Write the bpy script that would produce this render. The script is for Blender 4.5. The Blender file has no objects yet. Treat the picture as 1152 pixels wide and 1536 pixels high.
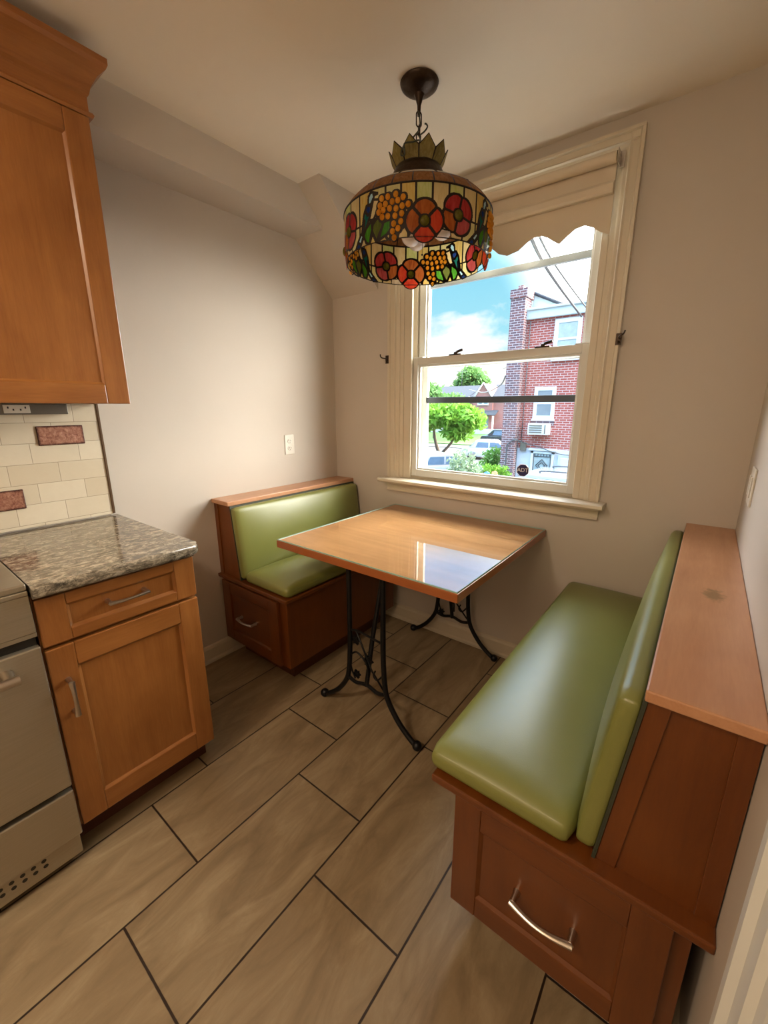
import bpy, bmesh, math, random
import numpy as np
from mathutils import Vector, Matrix
random.seed(7)
PI = math.pi
scn = bpy.context.scene
COL = scn.collection
# ------------------------------------------------------------------ dimensions (metres)
WL, WR, WY, CH = -2.004, 0.137, 2.052, 2.436
NEAR = -2.3

# ------------------------------------------------------------------ materials
def lin(r, g, b):
    f = lambda c: (c/255/12.92) if c/255 <= .04045 else ((c/255+.055)/1.055)**2.4
    return (f(r), f(g), f(b), 1)
class NT:
    def __init__(s, name):
        s.m = bpy.data.materials.new(name); s.m.use_nodes = True
        s.t = s.m.node_tree; s.n = s.t.nodes; s.l = s.t.links
        s.n.clear(); s.out = s.n.new('ShaderNodeOutputMaterial')
    def node(s, typ, **kw):
        o = s.n.new(typ)
        for k, v in kw.items():
            if k in o.inputs: o.inputs[k].default_value = v
            else: setattr(o, k, v)
        return o
    def link(s, a, b): s.l.new(a, b)
    def math(s, op, a, b=None, c=None):
        o = s.n.new('ShaderNodeMath'); o.operation = op
        for i, v in enumerate((a, b, c)):
            if v is None: continue
            if isinstance(v, (int, float)): o.inputs[i].default_value = v
            else: s.l.new(v, o.inputs[i])
        return o.outputs[0]
    def mix(s, f, a, b, bt='MIX'):
        o = s.n.new('ShaderNodeMix'); o.data_type = 'RGBA'; o.blend_type = bt
        for i, v in ((0, f), (6, a), (7, b)):
            if isinstance(v, (int, float, tuple)): o.inputs[i].default_value = v
            else: s.l.new(v, o.inputs[i])
        return o.outputs[2]
    def ramp(s, f, stops):
        o = s.n.new('ShaderNodeValToRGB'); r = o.color_ramp
        while len(r.elements) < len(stops): r.elements.new(.5)
        for e, (p, c) in zip(r.elements, stops): e.position = p; e.color = c if len(c) == 4 else (*c, 1)
        s.l.new(f, o.inputs[0]); return o.outputs[0]
    def pos(s, scale=(1, 1, 1), kind='Object', rot=(0, 0, 0)):
        tc = s.n.new('ShaderNodeTexCoord'); mp = s.n.new('ShaderNodeMapping')
        mp.inputs['Scale'].default_value = scale; mp.inputs['Rotation'].default_value = rot
        s.l.new(tc.outputs[kind], mp.inputs[0]); return mp.outputs[0]
    def noise(s, vec, scale, detail=4, rough=.55, dist=0):
        o = s.node('ShaderNodeTexNoise', Scale=scale, Detail=detail, Roughness=rough, Distortion=dist)
        s.l.new(vec, o.inputs['Vector']); return o
    def bsdf(s, col, rough=.5, metal=0, spec=.5, bump=None, bstr=.2, bdist=.002, coat=0, **kw):
        p = s.n.new('ShaderNodeBsdfPrincipled')
        for k, v in (('Base Color', col), ('Roughness', rough), ('Metallic', metal), ('Specular IOR Level', spec), ('Coat Weight', coat)):
            if isinstance(v, (int, float, tuple)): p.inputs[k].default_value = v
            else: s.l.new(v, p.inputs[k])
        for k, v in kw.items(): p.inputs[k].default_value = v
        if bump is not None:
            b = s.node('ShaderNodeBump', Strength=bstr, Distance=bdist); s.l.new(bump, b.inputs['Height'])
            s.l.new(b.outputs[0], p.inputs['Normal'])
        s.p = p; s.l.new(p.outputs[0], s.out.inputs[0]); return p
def plain(name, col, rough=.5, metal=0, var=.08, scale=14, spec=.5, coat=0, bstr=.05):
    t = NT(name); n = t.noise(t.pos(), scale, 4)
    c = t.mix(n.outputs[0], tuple(x*(1-var) for x in col[:3])+(1,), tuple(min(1, x*(1+var)) for x in col[:3])+(1,))
    t.bsdf(c, rough, metal, spec, n.outputs[0], bstr, coat=coat); return t.m
def paint(name, col, bstr=.25):
    t = NT(name); v = t.pos(); n = t.noise(v, 260, 3); n2 = t.noise(v, 3, 3)
    c = t.mix(n2.outputs[0], tuple(x*.965 for x in col[:3])+(1,), tuple(x*1.03 for x in col[:3])+(1,))
    t.bsdf(c, .62, 0, .3, n.outputs[0], bstr, .0006); return t.m
def wood(name, dark, light, axis='Z', rough=.32, coat=.25, knot=False, figure=1.0):
    t = NT(name)
    sc = {'X': (1.2, 14, 14), 'Y': (14, 1.2, 14), 'Z': (14, 14, 1.2)}[axis]
    v = t.pos(sc); n = t.noise(v, 1.6, 6, .6, .6)
    v2 = t.pos(tuple(x*6 for x in sc)); n2 = t.noise(v2, 3, 3, .5)
    n3 = t.noise(t.pos((2.2, 2.2, 2.2)), 2.5, 2, .5, .4)
    f = t.math('ADD', t.math('MULTIPLY', n.outputs[0], .6*figure), t.math('MULTIPLY', n2.outputs[0], .2))
    f = t.math('ADD', f, t.math('MULTIPLY', n3.outputs[0], .35))
    c = t.ramp(f, [(.33, dark), (.78, light)])
    t.bsdf(c, rough, 0, .45, n2.outputs[0], .06, .001, coat); t.p.inputs['Coat Roughness'].default_value = .25
    return t.m
M = {}
M['wall'] = paint('wall_paint', (.535, .478, .415, 1))
M['ceil'] = paint('ceiling_paint', (.77, .69, .58, 1), .35)
M['trim'] = plain('cream_trim_paint', (.60, .53, .41, 1), .4, var=.04)
M['white'] = plain('white_vinyl', (.64, .64, .60, 1), .35, var=.02)
M['doorp'] = plain('door_paint', (.60, .52, .40, 1), .45, var=.03)
cd, cl = (.19, .062, .012), (.36, .145, .038)
M['cabV'] = wood('cabinet_maple_vertical', cd, cl, 'Z'); M['cabY'] = wood('cabinet_maple_along', cd, cl, 'Y'); M['cabX'] = wood('cabinet_maple_across', cd, cl, 'X')
bd, bl = (.085, .020, .002), (.155, .043, .005)
M['benV'] = wood('bench_cherry_vertical', bd, bl, 'Z', .38); M['benY'] = wood('bench_cherry_along', bd, bl, 'Y', .38); M['benX'] = wood('bench_cherry_across', bd, bl, 'X', .38)
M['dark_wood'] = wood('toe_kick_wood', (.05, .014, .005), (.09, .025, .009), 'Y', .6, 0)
M['capY'] = wood('ledge_sheen_wood', (.37, .165, .08), (.54, .285, .15), 'Y', .36, .2)  # bench tops made paler, sky reflection put into the wood colour
def stain(m, c, r):   # a worn dark patch in the wood, in the coordinates of the part
    c2 = m.copy(); c2.name = 'ledge_sheen_wood_stained'; nt = c2.node_tree; t = NT.__new__(NT); t.m = c2; t.t = nt; t.n = nt.nodes; t.l = nt.links
    tc = t.node('ShaderNodeTexCoord'); s = t.node('ShaderNodeVectorMath'); s.operation = 'SUBTRACT'; s.inputs[1].default_value = c; t.link(tc.outputs['Object'], s.inputs[0])
    q = t.node('ShaderNodeVectorMath'); q.operation = 'MULTIPLY'; q.inputs[1].default_value = (1/r[0], 1/r[1], 0); t.link(s.outputs[0], q.inputs[0])
    ln = t.node('ShaderNodeVectorMath'); ln.operation = 'LENGTH'; t.link(q.outputs[0], ln.inputs[0])
    n = t.noise(tc.outputs['Object'], 60, 4, .65); d = t.math('ADD', ln.outputs['Value'], t.math('MULTIPLY', t.math('SUBTRACT', n.outputs[0], .5), 2.2))
    f = t.ramp(d, [(.45, (.62, .62, .62)), (1.0, (0, 0, 0))]); p = nt.nodes['Principled BSDF']; src = p.inputs['Base Color'].links[0].from_socket
    t.link(t.mix(f, src, (.13, .09, .03, 1)), p.inputs['Base Color']); return c2
M['tabX'] = wood('table_maple_sheen', (.35, .15, .06), (.54, .265, .12), 'X', .85, 0, figure=1.3)  # top paler than the edges, gloss reflection put into its colour
M['tabX'].node_tree.nodes['Principled BSDF'].inputs['Specular IOR Level'].default_value = .05
M['tabedge'] = wood('table_edge_wood', (.25, .07, .018), (.36, .11, .032), 'X', .38)
M['iron'] = plain('black_iron', (.012, .012, .013, 1), .42, .6, var=.3)
M['bronze'] = plain('aged_bronze', (.035, .020, .011, 1), .36, .7, var=.6, scale=90, bstr=.6)
M['nickel'] = plain('brushed_nickel', (.52, .47, .42, 1), .28, 1, var=.06, scale=60)
M['lead'] = plain('lead_came', (.016, .009, .006, 1), .55, .0, spec=.2, var=.3, scale=80)
M['black'] = plain('black_gap', (.01, .01, .01, 1), .4)
M['slot'] = plain('dark_slot', (.02, .02, .02, 1), .6)
M['plate'] = plain('white_plastic', (.66, .62, .54, 1), .3, var=.02)
M['strip'] = plain('grey_strip_metal', (.14, .13, .11, 1), .4, .3)
M['edge_trim'] = plain('dark_edge_trim', (.10, .055, .025, 1), .4, .3)
M['shade_cloth'] = plain('shade_cloth', (.66, .57, .44, 1), .8, var=.03)
M['bulb'] = plain('frosted_bulb', (.85, .80, .80, 1), .25)
def mk_steel():
    t = NT('stainless_steel'); n = t.noise(t.pos((40, 1.5, 40)), 8, 3)
    c = t.mix(n.outputs[0], (.40, .36, .28, 1), (.50, .45, .36, 1))
    t.bsdf(c, .36, .85, .5, n.outputs[0], .05, .0005); return t.m
M['steel'] = mk_steel()
def mk_vinyl():
    t = NT('green_vinyl'); v = t.pos(); vo = t.node('ShaderNodeTexVoronoi', Scale=420.0); t.link(v, vo.inputs['Vector'])
    n = t.noise(v, 5, 3)
    c = t.mix(n.outputs[0], (.155, .165, .036, 1), (.20, .21, .052, 1))
    t.bsdf(c, .38, 0, .75, vo.outputs['Distance'], .2, .0005); return t.m
M['vinyl'] = mk_vinyl()
M['piping'] = plain('dark_seam', (.03, .035, .02, 1), .6)
def mk_granite():
    t = NT('granite'); n = t.noise(t.pos((3.6, .55, 3.6)), 8, 8, .75, 1.4); n2 = t.noise(t.pos((1, .6, 1)), 60, 6, .8, .6); n3 = t.noise(t.pos((2.6, .4, 2.6)), 9, 6, .7, 2.0)
    a = t.ramp(n.outputs[0], [(.36, (.03, .026, .02)), (.46, (.13, .11, .08)), (.55, (.36, .30, .22)), (.63, (.06, .05, .04)), (.72, (.22, .19, .14))])
    b = t.ramp(n2.outputs[0], [(.43, (.006, .005, .005)), (.49, (.12, .10, .075)), (.57, (.42, .36, .27)), (.66, (.60, .53, .43))])
    c = t.mix(.52, a, b)
    c = t.mix(t.ramp(n3.outputs[0], [(.60, (0, 0, 0)), (.65, (.85, .85, .85))]), c, (.52, .40, .29, 1))
    t.bsdf(c, .10, 0, .5, coat=.25); return t.m
M['granite'] = mk_granite()
def mk_floor():
    t = NT('floor_tile'); tc = t.node('ShaderNodeTexCoord'); sp = t.node('ShaderNodeSeparateXYZ'); t.link(tc.outputs['Object'], sp.inputs[0])
    W, L = .311, .614
    u = t.math('DIVIDE', t.math('ADD', sp.outputs[0], 1.674), W); row = t.math('FLOOR', u)
    vv = t.math('DIVIDE', t.math('ADD', t.math('SUBTRACT', sp.outputs[1], .622), t.math('MULTIPLY', row, .2085)), L)
    fu = t.math('FRACT', u); fv = t.math('FRACT', vv)
    du = t.math('MULTIPLY', t.math('MINIMUM', fu, t.math('SUBTRACT', 1.0, fu)), W)
    dv = t.math('MULTIPLY', t.math('MINIMUM', fv, t.math('SUBTRACT', 1.0, fv)), L)
    wob = t.noise(tc.outputs['Object'], 45, 3)
    d = t.math('ADD', t.math('MINIMUM', du, dv), t.math('MULTIPLY', t.math('SUBTRACT', wob.outputs[0], .5), .0012))
    g = t.node('ShaderNodeMapRange'); g.inputs[1].default_value = .0022; g.inputs[2].default_value = .0034; t.link(d, g.inputs[0])
    cx = t.node('ShaderNodeCombineXYZ'); t.link(row, cx.inputs[0]); t.link(t.math('FLOOR', vv), cx.inputs[1])
    wn = t.node('ShaderNodeTexWhiteNoise'); wn.noise_dimensions = '2D'; t.link(cx.outputs[0], wn.inputs['Vector'])
    off = t.node('ShaderNodeVectorMath'); off.operation = 'MULTIPLY_ADD'
    off.inputs[1].default_value = (6, 9, 0); t.link(wn.outputs['Color'], off.inputs[0]); t.link(tc.outputs['Object'], off.inputs[2])
    mp = t.node('ShaderNodeMapping'); mp.inputs['Scale'].default_value = (5, 1.3, 1); mp.inputs['Rotation'].default_value = (0, 0, .22); t.link(off.outputs[0], mp.inputs[0])
    n = t.noise(mp.outputs[0], 2.6, 8, .62, 1.1); n2 = t.noise(mp.outputs[0], 22, 5, .7)
    c = t.ramp(n.outputs[0], [(.28, (.185, .13, .072)), (.5, (.285, .21, .122)), (.72, (.40, .31, .19))])
    c = t.mix(t.math('MULTIPLY', n2.outputs[0], .35), c, (.12, .082, .048, 1))
    c = t.mix(t.math('MULTIPLY', wn.outputs['Value'], .22), c, (.19, .12, .06, 1))
    c = t.mix(g.outputs[0], (.022, .012, .007, 1), c)
    h = t.math('ADD', t.math('MULTIPLY', g.outputs[0], 1.0), t.math('MULTIPLY', n.outputs[0], .5))
    h = t.math('ADD', h, t.math('MULTIPLY', n2.outputs[0], .25))
    t.bsdf(c, .42, 0, .45, h, .5, .003); return t.m
M['floor'] = mk_floor()
def mk_backsplash():
    t = NT('cream_wall_tile'); tc = t.node('ShaderNodeTexCoord'); sp = t.node('ShaderNodeSeparateXYZ'); t.link(tc.outputs['Object'], sp.inputs[0])
    H_, L = .0757, .1525
    r = t.math('DIVIDE', t.math('SUBTRACT', sp.outputs[2], .9215), H_); row = t.math('FLOOR', r)
    odd = t.math('MODULO', row, 2.0)
    v = t.math('DIVIDE', t.math('ADD', t.math('SUBTRACT', sp.outputs[1], .442), t.math('MULTIPLY', odd, .0763)), L)
    fu = t.math('FRACT', r); fv = t.math('FRACT', v)
    du = t.math('MULTIPLY', t.math('MINIMUM', fu, t.math('SUBTRACT', 1.0, fu)), H_)
    dv = t.math('MULTIPLY', t.math('MINIMUM', fv, t.math('SUBTRACT', 1.0, fv)), L)
    d = t.math('MINIMUM', du, dv)
    g = t.node('ShaderNodeMapRange'); g.inputs[1].default_value = .0005; g.inputs[2].default_value = .0014; t.link(d, g.inputs[0])
    cx = t.node('ShaderNodeCombineXYZ'); t.link(row, cx.inputs[0]); t.link(t.math('FLOOR', v), cx.inputs[1])
    wn = t.node('ShaderNodeTexWhiteNoise'); wn.noise_dimensions = '2D'; t.link(cx.outputs[0], wn.inputs['Vector'])
    n = t.noise(tc.outputs['Object'], 28, 6, .65, .5)
    c = t.mix(wn.outputs['Value'], (.56, .48, .35, 1), (.68, .61, .48, 1))
    c = t.mix(t.math('MULTIPLY', n.outputs[0], .35), c, (.48, .39, .27, 1))
    c = t.mix(g.outputs[0], (.33, .27, .19, 1), c)
    t.bsdf(c, .45, 0, .4, g.outputs[0], .4, .001); return t.m
M['splash'] = mk_backsplash()
def mk_copper():
    t = NT('hammered_copper'); v = t.pos(); n = t.noise(v, 90, 4, .6, .5); n2 = t.noise(v, 60, 3)
    c = t.ramp(n.outputs[0], [(.28, (.17, .055, .035)), (.48, (.34, .15, .10)), (.68, (.50, .27, .19))])
    tc = t.node('ShaderNodeTexCoord'); sp = t.node('ShaderNodeSeparateXYZ'); t.link(tc.outputs['Generated'], sp.inputs[0])
    e = lambda o, k: t.math('MULTIPLY', t.math('MINIMUM', o, t.math('SUBTRACT', 1.0, o)), k)
    d = t.math('ADD', t.math('MINIMUM', e(sp.outputs[1], 2.0), e(sp.outputs[2], 1.0)), t.math('MULTIPLY', t.math('SUBTRACT', n2.outputs[0], .5), .16))
    c = t.mix(t.ramp(d, [(.02, (1, 1, 1)), (.13, (0, 0, 0))]), c, (.05, .012, .009, 1))
    t.bsdf(c, .4, .4, .5, n.outputs[0], .8, .002); return t.m
M['copper'] = mk_copper()
def mk_brick(name, c1, c2, mortar, axis):
    t = NT(name); tc = t.node('ShaderNodeTexCoord'); sp = t.node('ShaderNodeSeparateXYZ'); cb = t.node('ShaderNodeCombineXYZ')
    t.link(tc.outputs['Object'], sp.inputs[0])
    if axis == 'XY': t.link(t.math('ADD', sp.outputs[0], sp.outputs[1]), cb.inputs[0])
    else: t.link(sp.outputs[0], cb.inputs[0])
    t.link(sp.outputs[2], cb.inputs[1])
    b = t.node('ShaderNodeTexBrick', Scale=1.0); b.inputs['Color1'].default_value = c1; b.inputs['Color2'].default_value = c2; b.inputs['Mortar'].default_value = mortar
    b.inputs['Mortar Size'].default_value = .011; b.inputs['Brick Width'].default_value = .225; b.inputs['Row Height'].default_value = .078; b.inputs['Bias'].default_value = -.1
    t.link(cb.outputs[0], b.inputs['Vector']); n = t.noise(tc.outputs['Object'], 2.2, 4)
    c = t.mix(t.math('MULTIPLY', n.outputs[0], .3), b.outputs[0], c2)
    t.bsdf(c, .85, 0, .2); return t.m
M['brick'] = mk_brick('red_brick', (.30, .072, .055, 1), (.23, .052, .042, 1), (.40, .33, .32, 1), 'XY')
M['brick_dark'] = mk_brick('weathered_chimney_brick', (.085, .06, .075, 1), (.18, .075, .07, 1), (.36, .33, .34, 1), 'XY')
def mk_glass():
    t = NT('window_glass'); tr = t.node('ShaderNodeBsdfTransparent'); tr.inputs[0].default_value = (.97, .985, .98, 1)
    gl = t.node('ShaderNodeBsdfGlossy', Roughness=.0); fr = t.node('ShaderNodeFresnel', IOR=1.45)
    ge = t.node('ShaderNodeNewGeometry'); mx = t.node('ShaderNodeMixShader'); t.link(t.math('MULTIPLY', fr.outputs[0], t.math('SUBTRACT', 1.0, ge.outputs['Backfacing'])), mx.inputs[0]); t.link(tr.outputs[0], mx.inputs[1]); t.link(gl.outputs[0], mx.inputs[2])
    t.link(mx.outputs[0], t.out.inputs[0]); return t.m
M['glass'] = mk_glass()
def mk_tableglass():
    t = NT('table_cover_glass'); tr = t.node('ShaderNodeBsdfTransparent'); tr.inputs[0].default_value = (.95, .985, .97, 1)
    gl = t.node('ShaderNodeBsdfGlossy', Roughness=.0); fr = t.node('ShaderNodeFresnel', IOR=1.75)
    ge = t.node('ShaderNodeNewGeometry'); mx = t.node('ShaderNodeMixShader'); t.link(t.math('MULTIPLY', fr.outputs[0], t.math('SUBTRACT', 1.0, ge.outputs['Backfacing'])), mx.inputs[0]); t.link(tr.outputs[0], mx.inputs[1]); t.link(gl.outputs[0], mx.inputs[2])
    t.link(mx.outputs[0], t.out.inputs[0]); return t.m
M['tglass'] = mk_tableglass()
M['glass_edge'] = plain('green_glass_edge', (.35, .55, .50, 1), .15)
def stained(name, c1, c2, scale=(60, 60, 12), trans=.5):
    t = NT(name); n = t.noise(t.pos(scale), 1.6, 5, .6, .8)
    c = t.mix(t.ramp(n.outputs[0], [(.3, (0, 0, 0)), (.7, (1, 1, 1))]), c1, c2)
    t.bsdf(c, .22, 0, .5, n.outputs[0], .1, .001)
    tl = t.node('ShaderNodeBsdfTranslucent'); t.link(c, tl.inputs[0])
    mx = t.node('ShaderNodeMixShader'); mx.inputs[0].default_value = trans
    t.link(t.p.outputs[0], mx.inputs[1]); t.link(tl.outputs[0], mx.inputs[2]); t.link(mx.outputs[0], t.out.inputs[0]); return t.m
def leafmat(name, c1, c2):
    t = NT(name); n = t.noise(t.pos(), 1.5, 3); c = t.mix(n.outputs[0], c1, c2); t.bsdf(c, .6, 0, .2)
    tl = t.node('ShaderNodeBsdfTranslucent'); t.link(c, tl.inputs[0]); mx = t.node('ShaderNodeMixShader'); mx.inputs[0].default_value = .35
    t.link(t.p.outputs[0], mx.inputs[1]); t.link(tl.outputs[0], mx.inputs[2]); t.link(mx.outputs[0], t.out.inputs[0]); return t.m

# ------------------------------------------------------------------ object helpers
def tag(o, label=None, cat=None, group=None, kind=None):
    if label: o['label'] = label
    if cat: o['category'] = cat
    if group: o['group'] = group
    if kind: o['kind'] = kind
    return o
def thing(name, label, cat, loc, group=None, kind=None):
    o = bpy.data.objects.new(name, None); COL.objects.link(o); o.location = loc; o.empty_display_size = .05
    return tag(o, label, cat, group, kind)
def root_loc(o):
    v = Vector((0, 0, 0))
    while o is not None: v += o.location; o = o.parent
    return v
def obj(name, bm, mats, parent=None, label=None, cat=None, group=None, kind=None, smooth=False, loc=None):
    """link a bmesh given in world coordinates as one mesh object"""
    me = bpy.data.meshes.new(name); o = bpy.data.objects.new(name, me); COL.objects.link(o)
    base = root_loc(parent) if parent is not None else Vector(loc or (0, 0, 0))
    if parent is not None: o.parent = parent
    else: o.location = base
    bmesh.ops.recalc_face_normals(bm, faces=bm.faces)
    bm.transform(Matrix.Translation(-base)); bm.to_mesh(me); bm.free()
    for m in (mats if isinstance(mats, (list, tuple)) else [mats]): me.materials.append(m)
    if smooth: me.polygons.foreach_set('use_smooth', [True]*len(me.polygons)); 
    if smooth == 'auto':
        me.set_sharp_from_angle(angle=math.radians(38))
    return tag(o, label, cat, group, kind)
def npobj(name, V, F, mats, parent=None, mi=None, smooth=True, **kw):
    V = np.asarray(V, float); base = root_loc(parent) if parent is not None else Vector(kw.pop('loc', (0, 0, 0)))
    me = bpy.data.meshes.new(name); F = np.asarray(F, np.int32); k = F.shape[1]
    me.vertices.add(len(V)); me.vertices.foreach_set('co', (V-np.array(base)).astype(np.float32).ravel())
    me.loops.add(F.size); me.loops.foreach_set('vertex_index', F.ravel())
    me.polygons.add(len(F)); me.polygons.foreach_set('loop_start', np.arange(0, F.size, k, dtype=np.int32))
    for m in (mats if isinstance(mats, (list, tuple)) else [mats]): me.materials.append(m)
    if mi is not None: me.polygons.foreach_set('material_index', np.asarray(mi, np.int32))
    me.polygons.foreach_set('use_smooth', [smooth]*len(F)); me.update(calc_edges=True); me.validate()
    o = bpy.data.objects.new(name, me); COL.objects.link(o)
    if parent is not None: o.parent = parent
    else: o.location = base
    return tag(o, **kw)
def B(): return bmesh.new()
def box(bm, x0, x1, y0, y1, z0, z1, bev=0, seg=2, mi=0):
    b = bmesh.new(); bmesh.ops.create_cube(b, size=1)
    for v in b.verts: v.co = ((x0+x1)/2+v.co.x*(x1-x0), (y0+y1)/2+v.co.y*(y1-y0), (z0+z1)/2+v.co.z*(z1-z0))
    if bev: bmesh.ops.bevel(b, geom=list(b.edges), offset=bev, segments=seg, affect='EDGES', profile=.5)
    merge(bm, b, mi)
def merge(bm, b, mi=None):
    mp = {}
    for v in b.verts: mp[v] = bm.verts.new(v.co)
    for f in b.faces:
        try: n = bm.faces.new([mp[v] for v in f.verts])
        except ValueError: continue
        n.material_index = f.material_index if mi is None else mi; n.smooth = f.smooth
    b.free()
def prism(bm, pts, axis, a0, a1, bev=0, mi=0):
    """extrude a 2D polygon along axis: 'X' pts=(y,z) 'Y' pts=(x,z) 'Z' pts=(x,y)"""
    b = bmesh.new()
    def P(p, a): return (a, p[0], p[1]) if axis == 'X' else ((p[0], a, p[1]) if axis == 'Y' else (p[0], p[1], a))
    A = [b.verts.new(P(p, a0)) for p in pts]; C = [b.verts.new(P(p, a1)) for p in pts]
    b.faces.new(A); b.faces.new(C[::-1]); n = len(pts)
    for i in range(n): b.faces.new((A[i], C[i], C[(i+1) % n], A[(i+1) % n]))
    bmesh.ops.recalc_face_normals(b, faces=b.faces)
    if bev: bmesh.ops.bevel(b, geom=list(b.edges), offset=bev, segments=2, affect='EDGES', profile=.5)
    merge(bm, b, mi)
def smooth_path(pts, n=6):
    P = [Vector(p) for p in pts]; out = []
    for i in range(len(P)-1):
        p0, p1, p2, p3 = P[max(i-1, 0)], P[i], P[i+1], P[min(i+2, len(P)-1)]
        for k in range(n):
            t = k/n
            out.append(.5*((2*p1)+(-p0+p2)*t+(2*p0-5*p1+4*p2-p3)*t*t+(-p0+3*p1-3*p2+p3)*t**3))
    out.append(P[-1]); return out
def tube(bm, pts, r, seg=10, closed=False, cap=True, flat=1.0, mi=0):
    P = [Vector(p) for p in pts]; n = len(P); rings = []
    rr = r if isinstance(r, (list, tuple)) else [r]*n
    up = None
    for i in range(n):
        if closed: T = (P[(i+1) % n]-P[i-1])
        else: T = P[min(i+1, n-1)]-P[max(i-1, 0)]
        T.normalize()
        if up is None:
            up = Vector((0, 0, 1)) if abs(T.z) < .9 else Vector((1, 0, 0))
        N = (up-T*up.dot(T)); N = N.normalized() if N.length > 1e-6 else T.orthogonal().normalized(); up = N
        Bn = T.cross(N)
        rings.append([bm.verts.new(P[i]+N*math.cos(2*PI*k/seg)*rr[i]+Bn*math.sin(2*PI*k/seg)*rr[i]*flat) for k in range(seg)])
    m = n if closed else n-1
    for i in range(m):
        a, c = rings[i], rings[(i+1) % n]
        for k in range(seg):
            f = bm.faces.new((a[k], a[(k+1) % seg], c[(k+1) % seg], c[k])); f.smooth = True; f.material_index = mi
    if cap and not closed:
        bm.faces.new(rings[0][::-1]).material_index = mi; bm.faces.new(rings[-1]).material_index = mi
def lathe(bm, prof, c, seg=32, mi=0, cap=True):
    rings = []
    for r, z in prof:
        rings.append([bm.verts.new((c[0]+r*math.cos(2*PI*k/seg), c[1]+r*math.sin(2*PI*k/seg), z)) for k in range(seg)])
    for i in range(len(rings)-1):
        for k in range(seg):
            f = bm.faces.new((rings[i][k], rings[i][(k+1) % seg], rings[i+1][(k+1) % seg], rings[i+1][k])); f.smooth = True; f.material_index = mi
    if cap:
        for R_ in (rings[0][::-1], rings[-1]):
            if (R_[0].co-R_[seg//2].co).length > 1e-4: bm.faces.new(R_).material_index = mi
def ball(bm, c, r, sc=(1, 1, 1), u=14, v=9, mi=0, rot=None):
    b = bmesh.new(); bmesh.ops.create_uvsphere(b, u_segments=u, v_segments=v, radius=r)
    for w in b.verts:
        p = Vector((w.co.x*sc[0], w.co.y*sc[1], w.co.z*sc[2]))
        if rot: p = rot @ p
        w.co = p+Vector(c)
    for f in b.faces: f.smooth = True
    merge(bm, b, mi)
def rbox(bm, x0, x1, y0, y1, z0, z1, r, n=22, puff=0, axis='z', shear=0, sgn=1):
    """upholstered block: rounded edges, crowned on one face"""
    c = ((x0+x1)/2, (y0+y1)/2, (z0+z1)/2); h = ((x1-x0)/2, (y1-y0)/2, (z1-z0)/2)
    b = bmesh.new(); bmesh.ops.create_cube(b, size=2); bmesh.ops.subdivide_edges(b, edges=list(b.edges), cuts=n, use_grid_fill=True)
    for v in b.verts:
        q = []
        for i in range(3):
            s = v.co[i]; a = abs(s); core = max(1e-4, (h[i]-r)/h[i])
            q.append(math.copysign(min(1, a**.8), s)*h[i])
        p = Vector(q); inn = Vector([max(-(h[i]-r), min(h[i]-r, p[i])) for i in range(3)]); d = p-inn
        if d.length > 1e-9: d = d.normalized()*min(r, d.length*1.0 if d.length < r else r)
        p = inn+d
        u = [p[i]/h[i] for i in range(3)]
        if axis == 'z' and u[2] > .3: p.z += puff*(1-u[0]**2)*(1-u[1]**4)
        if axis == 'x' and u[0]*sgn > .3: p.x += sgn*puff*(1-u[1]**4)*(1-u[2]**2)
        if shear: p.x += shear*(p.z)
        v.co = p+Vector(c)
    for f in b.faces: f.smooth = True
    merge(bm, b)
def shaker(bm, mp, u0, u1, v0, v1, w, t, fw, fh=None, rec=.007, bev=.002, mv=0, mh=1):
    """framed panel in (u across, v up, w outwards) space; mp maps to world"""
    fh = fh or fw
    def bx(a0, a1, b0, b1, c0, c1, bv, mi):
        b = bmesh.new(); box(b, a0, a1, b0, b1, c0, c1, bv, 2)
        for v in b.verts: v.co = mp(*v.co)
        merge(bm, b, mi)
    bx(u0, u0+fw, v0, v1, w-t, w, bev, mv); bx(u1-fw, u1, v0, v1, w-t, w, bev, mv)
    bx(u0+fw, u1-fw, v0, v0+fh, w-t, w-.0004, bev, mh); bx(u0+fw, u1-fw, v1-fh, v1, w-t, w-.0004, bev, mh)
    bx(u0+fw-.004, u1-fw+.004, v0+fh-.004, v1-fh+.004, w-t, w-rec, 0, mv)
    # bevelled inner moulding
    s = .007
    a0, a1, b0, b1 = u0+fw, u1-fw, v0+fh, v1-fh
    O = [(a0, b0), (a1, b0), (a1, b1), (a0, b1)]; I = [(a0+s, b0+s), (a1-s, b0+s), (a1-s, b1-s), (a0+s, b1-s)]
    for i in range(4):
        j = (i+1) % 4
        f = bm.faces.new([bm.verts.new(mp(*p)) for p in ((*O[i], w-.0015), (*O[j], w-.0015), (*I[j], w-rec+.0005), (*I[i], w-rec+.0005))]); f.material_index = mh if i % 2 == 0 else mv
def pull(name, mp, a, b, parent, r=.0048, out=.028, bow=.008, label=None):
    """bow handle between two (u,v) points on a face; mp(u,v,w)"""
    bm = B(); n = 13; pts = []
    for i in range(n):
        t = i/(n-1); s = math.sin(PI*t)
        pts.append(mp(a[0]+(b[0]-a[0])*t, a[1]+(b[1]-a[1])*t, out+bow*s))
    rad = [r*(1.35-.45*math.sin(PI*i/(n-1))) for i in range(n)]
    tube(bm, pts, rad, 10, flat=1.3)
    for p in (a, b):
        q = .03 if p is a else -.03
        uu, vv = p[0]+(b[0]-a[0])*q, p[1]+(b[1]-a[1])*q
        tube(bm, [mp(uu, vv, 0), mp(uu, vv, out*.5), mp(uu, vv, out)], [r*1.7, r*1.3, r*1.5], 10)
    return obj(name, bm, M['nickel'], parent, smooth='auto', label=label)

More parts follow.
